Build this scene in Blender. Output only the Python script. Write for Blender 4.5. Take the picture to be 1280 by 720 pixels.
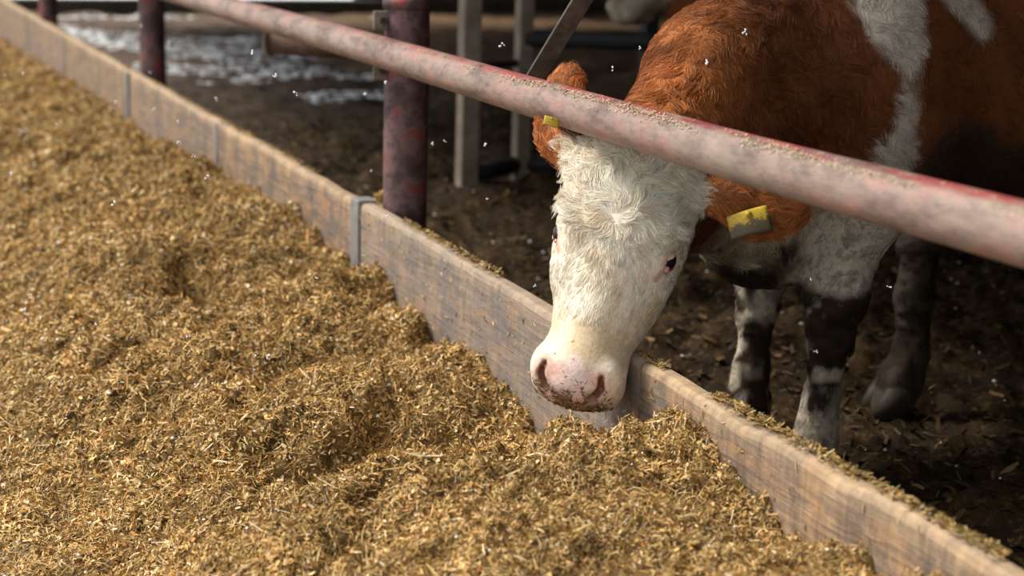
import bpy, bmesh, math, random
import numpy as np
from mathutils import Matrix, Vector, kdtree

random.seed(7)
RNG = np.random.default_rng(11)
SC = bpy.context.scene
COL = SC.collection
for o in list(bpy.data.objects):
    bpy.data.objects.remove(o)

# ------------------------------------------------------------------ camera
FPX = 2050.0
CAM = np.array([-1.4, 0.0, 1.235])
RW = np.array([[0.92105475, 0.06360754, -0.38420337],
               [-0.38844172, 0.22040794, -0.89472531],
               [0.0277702, 0.97333161, 0.2277156]])      # columns: camera right, up, back
cam_data = bpy.data.cameras.new('camera')
cam_data.sensor_fit = 'HORIZONTAL'
cam_data.sensor_width = 36.0
cam_data.lens = FPX / 1280.0 * 36.0
cam_data.clip_start = 0.05
cam_data.clip_end = 300
cam_data.dof.use_dof = True
cam_data.dof.focus_distance = 3.16
cam_data.dof.aperture_fstop = 3.0
cam = bpy.data.objects.new('camera', cam_data)
COL.objects.link(cam)
M4 = Matrix.Identity(4)
for i in range(3):
    for j in range(3):
        M4[i][j] = RW[i, j]
    M4[i][3] = CAM[i]
cam.matrix_world = M4
SC.camera = cam

# ------------------------------------------------------------------ light
world = bpy.data.worlds.new('overcast_sky')
SC.world = world
world.use_nodes = True
wn = world.node_tree.nodes
wn['Background'].inputs['Color'].default_value = (0.97, 0.985, 1.0, 1)
wn['Background'].inputs['Strength'].default_value = 0.85
sun_d = bpy.data.lights.new('sun', 'SUN')
sun_d.energy = 4.2
sun_d.angle = math.radians(16)
sun_d.color = (1.0, 0.94, 0.84)
sun = bpy.data.objects.new('sun', sun_d)
COL.objects.link(sun)
sun.rotation_euler = Vector((0.50, -0.36, -0.79)).to_track_quat('-Z', 'Y').to_euler()
sun.location = (-4, 4, 6)
SC.view_settings.view_transform = 'Standard'
SC.view_settings.look = 'None'
SC.view_settings.exposure = 0.32
SC.view_settings.gamma = 1.0
SC.view_settings.use_curve_mapping = False


# ------------------------------------------------------------------ helpers
def direction(px, py):
    return RW @ np.array([(px - 640.0) / FPX, -(py - 360.0) / FPX, -1.0])


def at_depth(px, py, t):
    return CAM + t * direction(px, py)


def at_z(px, py, z):
    d = direction(px, py)
    return CAM + d * ((z - CAM[2]) / d[2])


def at_x(px, py, x):
    d = direction(px, py)
    return CAM + d * ((x - CAM[0]) / d[0])


def tag(o, label=None, cat=None, group=None, kind=None):
    if label:
        o['label'] = label
    if cat:
        o['category'] = cat
    if group:
        o['group'] = group
    if kind:
        o['kind'] = kind
    return o


def empty(name, loc=(0, 0, 0)):
    o = bpy.data.objects.new(name, None)
    COL.objects.link(o)
    o.location = loc
    o.empty_display_size = 0.1
    return o


def link(name, me, mat=None, parent=None, smooth=False):
    o = bpy.data.objects.new(name, me)
    COL.objects.link(o)
    if mat is not None and len(me.materials) == 0:
        me.materials.append(mat)
    if parent is not None:
        o.parent = parent
        o.matrix_parent_inverse = Matrix.Translation(-Vector(parent.location))
    if smooth and len(me.polygons):
        me.polygons.foreach_set('use_smooth', np.ones(len(me.polygons), dtype=bool))
    return o


def obj(name, bm, mat, parent=None, smooth=False):
    me = bpy.data.meshes.new(name)
    bmesh.ops.recalc_face_normals(bm, faces=bm.faces)
    bm.to_mesh(me)
    bm.free()
    return link(name, me, mat, parent, smooth)


def np_mesh(name, V, F, cols=None, smooth=False, extra=None):
    """V (n,3); F (m,k) all faces with k corners."""
    V = np.ascontiguousarray(V, dtype=np.float32)
    F = np.ascontiguousarray(F, dtype=np.int32)
    me = bpy.data.meshes.new(name)
    me.vertices.add(len(V))
    me.vertices.foreach_set('co', V.ravel())
    k = F.shape[1]
    me.loops.add(F.size)
    me.loops.foreach_set('vertex_index', F.ravel())
    me.polygons.add(len(F))
    me.polygons.foreach_set('loop_start', np.arange(0, F.size, k, dtype=np.int32))
    if smooth:
        me.polygons.foreach_set('use_smooth', np.ones(len(F), dtype=bool))
    me.update(calc_edges=True)
    if cols is not None:
        a = me.color_attributes.new('col', 'FLOAT_COLOR', 'POINT')
        c = np.ones((len(V), 4), dtype=np.float32)
        c[:, :3] = cols
        a.data.foreach_set('color', c.ravel())
    return me


def box_bm(bm, lo, hi, bevel=0.0, segs=2):
    geo = bmesh.ops.create_cube(bm, size=1.0)
    vs = geo['verts']
    for v in vs:
        v.co = Vector([lo[i] + (v.co[i] + 0.5) * (hi[i] - lo[i]) for i in range(3)])
    if bevel > 0:
        es = list({e for v in vs for e in v.link_edges})
        bmesh.ops.bevel(bm, geom=es, offset=bevel, segments=segs, affect='EDGES', profile=0.5)


def frame_of(d):
    d = np.asarray(d, float)
    d = d / np.linalg.norm(d)
    h = np.array([0, 0, 1.0]) if abs(d[2]) < 0.9 else np.array([1.0, 0, 0])
    a = np.cross(h, d)
    a /= np.linalg.norm(a)
    return a, np.cross(d, a), d


def tube_bm(bm, pts, radii, segs=20, caps=True):
    pts = [np.asarray(p, float) for p in pts]
    rings = []
    for i, p in enumerate(pts):
        d = pts[min(i + 1, len(pts) - 1)] - pts[max(i - 1, 0)]
        a, b, _ = frame_of(d)
        r = radii[i] if hasattr(radii, '__len__') else radii
        rings.append([bm.verts.new(p + r * (math.cos(2 * math.pi * k / segs) * a + math.sin(2 * math.pi * k / segs) * b)) for k in range(segs)])
    for r0, r1 in zip(rings[:-1], rings[1:]):
        for k in range(segs):
            bm.faces.new((r0[k], r0[(k + 1) % segs], r1[(k + 1) % segs], r1[k]))
    if caps:
        bm.faces.new(rings[0][::-1])
        bm.faces.new(rings[-1])


def bar_bm(bm, p0, p1, wdt, thk, side=None, bevel=0.002):
    """flat bar from p0 to p1"""
    p0 = np.asarray(p0, float)
    p1 = np.asarray(p1, float)
    d = p1 - p0
    L = np.linalg.norm(d)
    d /= L
    if side is None:
        a, b, _ = frame_of(d)
    else:
        a = np.asarray(side, float)
        a = a - d * (a @ d)
        a /= np.linalg.norm(a)
        b = np.cross(d, a)
    n0 = len(bm.verts)
    sub = bmesh.new()
    box_bm(sub, (-wdt / 2, -thk / 2, 0), (wdt / 2, thk / 2, L), bevel)
    mp = {}
    for v in sub.verts:
        mp[v] = bm.verts.new(p0 + v.co.x * a + v.co.y * b + v.co.z * d)
    for f in sub.faces:
        bm.faces.new([mp[v] for v in f.verts])
    sub.free()


# value noise -------------------------------------------------------
def _hash(ix, iy, iz, seed):
    h = (ix * 374761393 + iy * 668265263 + iz * 2147483647 + seed * 1442695041) & 0xFFFFFFFF
    h = ((h ^ (h >> 13)) * 1274126177) & 0xFFFFFFFF
    h = ((h ^ (h >> 16)) * 2246822519) & 0xFFFFFFFF
    return ((h ^ (h >> 15)) & 0xFFFFFF).astype(np.float32) / np.float32(0xFFFFFF) * 2 - 1


def vnoise(P, seed=0):
    P = np.asarray(P, dtype=np.float64)
    I = np.floor(P).astype(np.int64)
    Fr = (P - I).astype(np.float32)
    Fr = Fr * Fr * Fr * (Fr * (Fr * 6 - 15) + 10)
    out = 0
    for dx in (0, 1):
        wx = Fr[..., 0] if dx else 1 - Fr[..., 0]
        for dy in (0, 1):
            wy = Fr[..., 1] if dy else 1 - Fr[..., 1]
            for dz in (0, 1):
                wz = Fr[..., 2] if dz else 1 - Fr[..., 2]
                out = out + wx * wy * wz * _hash(I[..., 0] + dx, I[..., 1] + dy, I[..., 2] + dz, seed)
    return out


def fbm(P, octaves=3, seed=0, gain=0.5):
    P = np.asarray(P, dtype=np.float64)
    out = 0
    amp = 1.0
    for i in range(octaves):
        out = out + amp * vnoise(P * (2.03 ** i), seed + i * 17)
        amp *= gain
    return out


def sstep(a, b, x):
    t = np.clip((x - a) / (b - a), 0, 1)
    return t * t * (3 - 2 * t)


def mix3(c0, c1, t):
    t = np.asarray(t)[..., None]
    return np.asarray(c0) * (1 - t) + np.asarray(c1) * t


# ------------------------------------------------------------------ materials
class NT:
    def __init__(self, name, rough=0.7, spec=0.3, metal=0.0):
        self.m = bpy.data.materials.new(name)
        self.m.use_nodes = True
        self.t = self.m.node_tree
        self.b = self.t.nodes['Principled BSDF']
        self.b.inputs['Roughness'].default_value = rough
        self.b.inputs['Specular IOR Level'].default_value = spec
        self.b.inputs['Metallic'].default_value = metal

    def n(self, typ, **kw):
        nd = self.t.nodes.new(typ)
        for k, v in kw.items():
            if k.startswith('_'):
                setattr(nd, k[1:], v)
            else:
                nd.inputs[k.replace('__', ' ')].default_value = v
        return nd

    def l(self, a, b):
        self.t.links.new(a, b)

    def coords(self, scale=(1, 1, 1)):
        g = self.n('ShaderNodeNewGeometry')
        mp = self.n('ShaderNodeMapping')
        mp.inputs['Scale'].default_value = scale
        self.l(g.outputs['Position'], mp.inputs['Vector'])
        return mp.outputs['Vector']

    def noise(self, vec, scale, detail=4, rough=0.55, dist=0.0):
        nd = self.n('ShaderNodeTexNoise')
        nd.inputs['Scale'].default_value = scale
        nd.inputs['Detail'].default_value = detail
        nd.inputs['Roughness'].default_value = rough
        nd.inputs['Distortion'].default_value = dist
        self.l(vec, nd.inputs['Vector'])
        return nd.outputs['Fac']

    def ramp(self, fac, stops):
        r = self.n('ShaderNodeValToRGB')
        e = r.color_ramp.elements
        while len(e) > 1:
            e.remove(e[-1])
        for i, (p, c) in enumerate(stops):
            el = e[0] if i == 0 else e.new(p)
            el.position = p
            el.color = (*c, 1) if len(c) == 3 else c
        self.l(fac, r.inputs['Fac'])
        return r.outputs['Color']

    def mix(self, fac, a, b, mode='MIX'):
        m = self.n('ShaderNodeMix', _data_type='RGBA', _blend_type=mode)
        for sock, v in ((m.inputs['Factor'], fac), (m.inputs['A'], a), (m.inputs['B'], b)):
            self.put(sock, v)
        # RGBA sockets are the last A/B pair
        return m.outputs['Result']

    def put(self, sock, v):
        if hasattr(v, 'is_output') or isinstance(v, bpy.types.NodeSocket):
            self.l(v, sock)
        elif isinstance(v, (tuple, list)):
            sock.default_value = (*v, 1) if len(v) == 3 else v
        else:
            sock.default_value = v

    def mixc(self, fac, a, b, mode='MIX'):
        m = self.t.nodes.new('ShaderNodeMixRGB')
        m.blend_type = mode
        self.put(m.inputs['Fac'], fac)
        self.put(m.inputs['Color1'], a)
        self.put(m.inputs['Color2'], b)
        return m.outputs['Color']

    def math(self, op, a, b=0.0, clamp=False):
        m = self.n('ShaderNodeMath', _operation=op, _use_clamp=clamp)
        self.put(m.inputs[0], a)
        self.put(m.inputs[1], b)
        return m.outputs[0]

    def attr(self, name='col'):
        return self.n('ShaderNodeAttribute', _attribute_name=name).outputs['Color']

    def color(self, c):
        self.put(self.b.inputs['Base Color'], c)
        return self

    def bump(self, h, strength=0.5, dist=0.01):
        b = self.n('ShaderNodeBump')
        b.inputs['Strength'].default_value = strength
        b.inputs['Distance'].default_value = dist
        self.l(h, b.inputs['Height'])
        self.l(b.outputs['Normal'], self.b.inputs['Normal'])
        return self


def mat_board(shift=0.0, grey=0.0):
    t = NT('weathered_wood', 0.75, 0.25)
    v = t.coords((1, 1, 1))
    mp = t.n('ShaderNodeMapping')
    mp.inputs['Location'].default_value = (shift, shift * 3.1, shift * 1.7)
    mp.inputs['Scale'].default_value = (6, 1.2, 14)
    t.l(v, mp.inputs['Vector'])
    grain = t.noise(mp.outputs['Vector'], 5, 6, 0.65, 0.6)
    mp2 = t.n('ShaderNodeMapping')
    mp2.inputs['Location'].default_value = (shift, 0, 0)
    mp2.inputs['Scale'].default_value = (3, 3.2, 1.0)
    t.l(v, mp2.inputs['Vector'])
    blot = t.noise(mp2.outputs['Vector'], 2.6, 5, 0.6)
    base = t.ramp(grain, [(0.25, (0.10, 0.07, 0.05)), (0.5, (0.30, 0.21, 0.14)), (0.75, (0.52, 0.37, 0.24))])
    stain = t.ramp(blot, [(0.36, (1, 1, 1)), (0.62, (0, 0, 0))])
    c = t.mixc(t.math('MULTIPLY', stain, 0.7), base, (0.13, 0.12, 0.125))
    mp3 = t.n('ShaderNodeMapping')
    mp3.inputs['Location'].default_value = (0, shift * 2, 0)
    mp3.inputs['Scale'].default_value = (4, 2.2, 5.0)
    t.l(v, mp3.inputs['Vector'])
    ob = t.noise(mp3.outputs['Vector'], 3.2, 6, 0.7)
    of = t.ramp(ob, [(0.50, (0, 0, 0)), (0.62, (1, 1, 1))])
    c = t.mixc(t.math('MULTIPLY', of, 0.55), c, (0.50, 0.28, 0.13))
    fine = t.noise(v, 60, 3)
    ff = t.ramp(fine, [(0.57, (0, 0, 0)), (0.70, (1, 1, 1))])
    c = t.mixc(t.math('MULTIPLY', ff, 0.45), c, (0.48, 0.34, 0.17))
    # worn pale upper edge: bare wood along the arris of the board
    sp = t.n('ShaderNodeSeparateXYZ')
    t.l(v, sp.inputs[0])
    hz = t.math('ADD', sp.outputs['Z'], t.math('MULTIPLY', t.math('SUBTRACT', blot, 0.5), 0.12))
    edge = t.n('ShaderNodeMapRange')
    edge.inputs['From Min'].default_value = 0.355
    edge.inputs['From Max'].default_value = 0.40
    t.l(hz, edge.inputs['Value'])
    c = t.mixc(t.math('MULTIPLY', edge.outputs[0], 0.7), c, (0.52, 0.38, 0.24))
    streak = t.n('ShaderNodeMapping')
    streak.inputs['Scale'].default_value = (20, 26, 5)
    streak.inputs['Location'].default_value = (0, shift, 0)
    t.l(v, streak.inputs['Vector'])
    sn = t.noise(streak.outputs['Vector'], 1.6, 6, 0.7, 0.4)
    c = t.mixc(0.6, c, t.ramp(sn, [(0.30, (0.30, 0.28, 0.28)), (0.5, (0.80, 0.79, 0.78)), (0.68, (1.22, 1.15, 1.04))]), 'MULTIPLY')
    if grey > 0:
        c = t.mixc(grey, c, (0.25, 0.235, 0.23))
    t.color(c)
    t.bump(t.math('ADD', grain, t.math('MULTIPLY', fine, 0.3)), 0.6, 0.006)
    return t.m


def mat_rail():
    t = NT('worn_red_paint', 0.5, 0.4)
    v = t.coords((1, .38, 1))
    n1 = t.noise(v, 22, 7, 0.68)
    mp = t.n('ShaderNodeMapping')
    mp.inputs['Scale'].default_value = (24, 5, 24)
    t.l(v, mp.inputs['Vector'])
    n2 = t.noise(mp.outputs['Vector'], 2.0, 5, 0.65)
    n3 = t.noise(v, 90, 3)
    paint = t.ramp(n2, [(0.25, (0.10, 0.05, 0.07)), (0.40, (0.11, 0.045, 0.06)), (0.52, (0.30, 0.05, 0.05)), (0.66, (0.36, 0.10, 0.09)), (0.8, (0.40, 0.22, 0.20))])
    dust = t.ramp(n1, [(0.30, (0.085, 0.055, 0.05)), (0.43, (0.19, 0.13, 0.11)), (0.53, (0.27, 0.195, 0.165)), (0.62, (0.33, 0.17, 0.145)), (0.75, (0.36, 0.26, 0.21))])
    g = t.n('ShaderNodeNewGeometry')
    sp = t.n('ShaderNodeSeparateXYZ')
    t.l(g.outputs['True Normal'], sp.inputs[0])
    # the crown of the pipe is rubbed to paint, its flank is caked with dust
    ax = t.math('ADD', t.math('MULTIPLY', sp.outputs['X'], 0.75), t.math('MULTIPLY', sp.outputs['Z'], 0.66))
    k = t.math('ADD', ax, t.math('MULTIPLY', t.math('SUBTRACT', n2, 0.5), 1.3))
    fac = t.n('ShaderNodeMapRange')
    fac.inputs['From Min'].default_value = 0.08
    fac.inputs['From Max'].default_value = 0.38
    t.l(k, fac.inputs['Value'])
    rub = t.ramp(t.noise(v, 26, 5, 0.7), [(0.38, (0, 0, 0)), (0.54, (1, 1, 1))])
    # the stretch the cattle rub their necks on is the reddest
    py = t.n('ShaderNodeSeparateXYZ')
    t.l(g.outputs['Position'], py.inputs[0])
    yr = t.n('ShaderNodeMapRange')
    yr.inputs['From Min'].default_value = 4.0
    yr.inputs['From Max'].default_value = 3.0
    yr.inputs['To Min'].default_value = 0.35
    t.l(py.outputs['Y'], yr.inputs['Value'])
    c = t.mixc(t.math('MULTIPLY', t.math('MULTIPLY', fac.outputs[0], rub), yr.outputs[0]), dust, paint)
    # grain of dried slurry
    gr = t.noise(v, 60, 6, 0.75)
    c = t.mixc(0.55, c, t.ramp(gr, [(0.30, (0.45, 0.42, 0.40)), (0.5, (1, 1, 1)), (0.68, (1.35, 1.3, 1.2))]), 'MULTIPLY')
    dirt = t.ramp(t.noise(v, 9, 5, 0.7), [(0.5, (0, 0, 0)), (0.68, (1, 1, 1))])
    c = t.mixc(t.math('MULTIPLY', dirt, 0.5), c, (0.33, 0.27, 0.22))
    sc = t.ramp(n3, [(0.62, (0, 0, 0)), (0.7, (1, 1, 1))])
    c = t.mixc(t.math('MULTIPLY', sc, 0.35), c, (0.10, 0.07, 0.07))
    t.color(c)
    t.bump(t.math('ADD', n1, t.math('MULTIPLY', n3, 0.4)), 0.4, 0.004)
    return t.m


def mat_post():
    t = NT('dirty_maroon_paint', 0.55, 0.35)
    v = t.coords()
    n1 = t.noise(v, 9, 6, 0.65)
    n2 = t.noise(v, 40, 4)
    c = t.ramp(n1, [(0.3, (0.045, 0.028, 0.035)), (0.46, (0.085, 0.048, 0.052)), (0.54, (0.19, 0.11, 0.115)), (0.58, (0.14, 0.06, 0.06)), (0.61, (0.36, 0.05, 0.05)), (0.68, (0.30, 0.05, 0.05)), (0.7, (0.10, 0.055, 0.055))])
    d = t.ramp(n2, [(0.5, (0, 0, 0)), (0.75, (1, 1, 1))])
    c = t.mixc(t.math('MULTIPLY', d, 0.5), c, (0.16, 0.12, 0.09))
    t.color(c)
    t.bump(n2, 0.3, 0.004)
    return t.m


def mat_simple(name, c0, c1, scale=20, rough=0.7, metal=0.0, spec=0.3, bump=0.3, bd=0.004):
    t = NT(name, rough, spec, metal)
    v = t.coords()
    n = t.noise(v, scale, 5, 0.6)
    t.color(t.ramp(n, [(0.3, c0), (0.7, c1)]))
    if bump:
        t.bump(n, bump, bd)
    return t.m


def mat_vcol(name, rough=0.85, spec=0.2, noise_scale=None, noise_amt=0.3, bump=0.0):
    t = NT(name, rough, spec)
    c = t.attr('col')
    if noise_scale:
        n = t.noise(t.coords(), noise_scale, 4, 0.6)
        c = t.mixc(noise_amt, c, t.ramp(n, [(0.3, (0.25, 0.25, 0.25)), (0.7, (1.5, 1.5, 1.5))]), 'MULTIPLY')
        if bump:
            t.bump(n, bump, 0.01)
    t.color(c)
    return t.m


MAT_RAIL = mat_rail()
MAT_POST = mat_post()
MAT_STEEL = mat_simple('dull_dirty_steel', (0.05, 0.045, 0.042), (0.16, 0.14, 0.125), 30, 0.5, 0.5)
MAT_DUSTY = mat_simple('dusty_steel', (0.20, 0.165, 0.14), (0.38, 0.32, 0.27), 30, 0.65, 0.2)
MAT_STRIP = mat_simple('grey_zinc_strip', (0.22, 0.22, 0.225), (0.36, 0.355, 0.35), 25, 0.5, 0.4)
MAT_BLACK = mat_simple('black_paint', (0.012, 0.012, 0.014), (0.03, 0.03, 0.032), 20, 0.6)
MAT_TUBE = mat_simple('dusty_square_tube', (0.20, 0.16, 0.125), (0.40, 0.33, 0.265), 12, 0.7)
MAT_SNOW = mat_simple('snow', (0.80, 0.83, 0.88), (0.92, 0.94, 0.97), 60, 0.6, 0, 0.3, 0.3)
MAT_BITS = mat_vcol('chopped_straw', 0.7, 0.3)
MAT_CONC = mat_simple('concrete', (0.20, 0.19, 0.18), (0.36, 0.345, 0.33), 14, 0.9, 0, 0.2, 0.3)
MAT_WALL = mat_simple('barn_boarding', (0.05, 0.035, 0.025), (0.10, 0.075, 0.055), 6, 0.9)


# chaff pieces: thin bent blades joined in one mesh ------------------------------
PALETTE = np.array([[0.45, 0.29, 0.095], [0.53, 0.36, 0.13], [0.36, 0.235, 0.075], [0.25, 0.17, 0.055],
                    [0.60, 0.45, 0.21], [0.14, 0.085, 0.03], [0.72, 0.60, 0.37], [0.50, 0.235, 0.07], [0.40, 0.31, 0.14]])
PAL_W = np.array([0.25, 0.19, 0.17, 0.11, 0.12, 0.05, 0.045, 0.015, 0.05])


def blades(P, N, length, width, rng, tilt=0.45, curl=0.25, cols=None):
    n = len(P)
    ang = rng.uniform(0, 2 * np.pi, n)
    h = np.where(np.abs(N[:, 2:3]) < 0.9, np.array([[0, 0, 1.0]]), np.array([[1.0, 0, 0]]))
    A = np.cross(h, N)
    A /= np.linalg.norm(A, axis=1, keepdims=True)
    B = np.cross(N, A)
    D = np.cos(ang)[:, None] * A + np.sin(ang)[:, None] * B
    tl = rng.normal(0, tilt, n)
    D = D * np.cos(tl)[:, None] + N * np.sin(tl)[:, None]
    S = np.cross(N, D)
    S /= np.linalg.norm(S, axis=1, keepdims=True)
    roll = rng.normal(0, 0.6, n)
    U = np.cross(D, S)
    S = S * np.cos(roll)[:, None] + U * np.sin(roll)[:, None]
    U = np.cross(D, S)
    c = rng.normal(0, curl, n)
    L = length[:, None]
    Wd = width[:, None]
    p0 = P - D * L * 0.5 + U * (c * length * 0.2)[:, None]
    p1 = P - U * (c * length * 0.1)[:, None]
    p2 = P + D * L * 0.5 + U * (c * length * 0.25)[:, None]
    V = np.stack([p0 - S * Wd * .35, p0 + S * Wd * .35, p1 - S * Wd * .5, p1 + S * Wd * .5, p2 - S * Wd * .3, p2 + S * Wd * .3], 1)
    off = (np.arange(n) * 6)[:, None, None]
    F = np.array([[0, 1, 3, 2], [2, 3, 5, 4]])[None] + off
    if cols is None:
        idx = rng.choice(len(PALETTE), n, p=PAL_W / PAL_W.sum())
        cols = PALETTE[idx] * rng.uniform(0.75, 1.3, (n, 1))
    C = np.repeat(cols, 6, axis=0)
    return V.reshape(-1, 3), F.reshape(-1, 4), C


# ------------------------------------------------------------------ setting
# alley floor (concrete) and the ground outside
bm = bmesh.new()
box_bm(bm, (-9, -6, -0.12), (0.0, 40, 0.0))
tag(obj('floor', bm, MAT_CONC), kind='structure')

# trodden pen ground
def ground_h(X, Y):
    P = np.stack([X, Y, X * 0], -1)
    far = sstep(6, 11, Y)
    return (0.030 * fbm(P * 3.1, 3, 5) + 0.020 * fbm(P * 11, 3, 9) * (1 - 0.5 * far)
            + 0.012 * np.abs(fbm(P * 30, 2, 13)) * (1 - far) - 0.02)


xs = np.concatenate([np.linspace(0.03, 2.6, 170), np.linspace(2.65, 12, 120)])
ys = np.concatenate([np.linspace(-3, 1.2, 30)[:-1], np.linspace(1.2, 5.2, 240)[:-1], np.linspace(5.2, 18, 220)])
GX, GY = np.meshgrid(xs, ys, indexing='ij')
GZ = ground_h(GX, GY)
V = np.stack([GX, GY, GZ], -1).reshape(-1, 3)
ii, jj = np.meshgrid(np.arange(len(xs) - 1), np.arange(len(ys) - 1), indexing='ij')
q = (ii * len(ys) + jj).ravel()
F = np.stack([q, q + len(ys), q + len(ys) + 1, q + 1], 1)
t = NT('trodden_mud', 0.75, 0.12)
v = t.coords()
n1 = t.noise(v, 7, 6, 0.65)
n2 = t.noise(v, 45, 4, 0.6)
n3 = t.noise(v, 2.2, 4, 0.6)
c = t.ramp(n1, [(0.3, (0.009, 0.0055, 0.0028)), (0.5, (0.026, 0.0155, 0.0075)), (0.7, (0.075, 0.044, 0.018))])
st = t.ramp(n2, [(0.54, (0, 0, 0)), (0.68, (1, 1, 1))])
c = t.mixc(t.math('MULTIPLY', st, 0.55), c, (0.17, 0.10, 0.04))
# paler towards the open far end, its daylight put into the ground colour
sp = t.n('ShaderNodeSeparateXYZ')
t.l(v, sp.inputs[0])
fy = t.n('ShaderNodeMapRange')
fy.inputs['From Min'].default_value = 9.6
fy.inputs['From Max'].default_value = 13.0
t.l(t.math('SUBTRACT', t.math('ADD', sp.outputs['Y'], t.math('MULTIPLY', n3, 2.0)), t.math('MULTIPLY', t.math('MAXIMUM', t.math('SUBTRACT', sp.outputs['X'], 2.0), 0.0), 4.0)), fy.inputs['Value'])
fb = t.n('ShaderNodeMapRange')
fb.inputs['From Min'].default_value = 10.2
fb.inputs['From Max'].default_value = 13.0
t.l(t.math('ADD', t.math('ADD', sp.outputs['Y'], n3), t.math('MULTIPLY', t.math('SUBTRACT', sp.outputs['X'], 2.0), 1.2)), fb.inputs['Value'])
c = t.mixc(t.math('MULTIPLY', fb.outputs[0], t.math('MULTIPLY', n1, 1.3)), c, (0.20, 0.125, 0.075))      # back of the pen raised to brown, offsetting the roof's shade
c = t.mixc(t.math('MULTIPLY', fy.outputs[0], 0.5), c, (0.13, 0.10, 0.085))
t.color(c)
t.bump(t.math('ADD', n1, t.math('MULTIPLY', n2, 0.5)), 0.8, 0.02)
tag(link('ground', np_mesh('ground', V, F, smooth=True), t.m), kind='structure')

# snow ground beyond the barn's far end, with the low kerb of the opening
bm = bmesh.new()
box_bm(bm, (-9.5, 18.4, -0.12), (40, 70, -0.02))
tag(obj('trim_1', bm, MAT_SNOW), kind='structure')
bm = bmesh.new()
box_bm(bm, (0.1, 17.9, -0.1), (12, 18.2, 0.13), 0.01)
tag(obj('trim_2', bm, mat_simple('dark_kerb', (0.03, 0.028, 0.025), (0.07, 0.06, 0.05), 8, 0.9)), kind='structure')
# roof and walls that shade the pen
bm = bmesh.new()
for (a, b) in (((-0.7, -4), (12.2, 17.6)),):
    v0 = [(a[0], a[1], 3.0), (b[0], a[1], 4.6), (b[0], b[1], 4.6), (a[0], b[1], 3.0)]
    lo = [bm.verts.new(p) for p in v0]
    hi = [bm.verts.new((p[0], p[1], p[2] + 0.12)) for p in v0]
    bm.faces.new(lo)
    bm.faces.new(hi[::-1])
    for k in range(4):
        bm.faces.new((lo[k], lo[(k + 1) % 4], hi[(k + 1) % 4], hi[k]))
tag(obj('ceiling', bm, MAT_WALL), kind='structure')
bm = bmesh.new()
box_bm(bm, (12.0, -4, -0.1), (12.2, 18.4, 4.6))
tag(obj('wall_right', bm, MAT_WALL), kind='structure')
bm = bmesh.new()
box_bm(bm, (0.3, 0.6, -0.1), (12.0, 0.72, 4.2))  # unseen wall added to block sky light on the flank and right ground
tag(obj('wall_added_near', bm, MAT_WALL), kind='structure')
bm = bmesh.new()
box_bm(bm, (4.4, 18.25, -0.1), (12.2, 18.4, 4.6))  # far end wall put in to cut the light back there
tag(obj('wall_far', bm, MAT_WALL), kind='structure')

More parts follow.
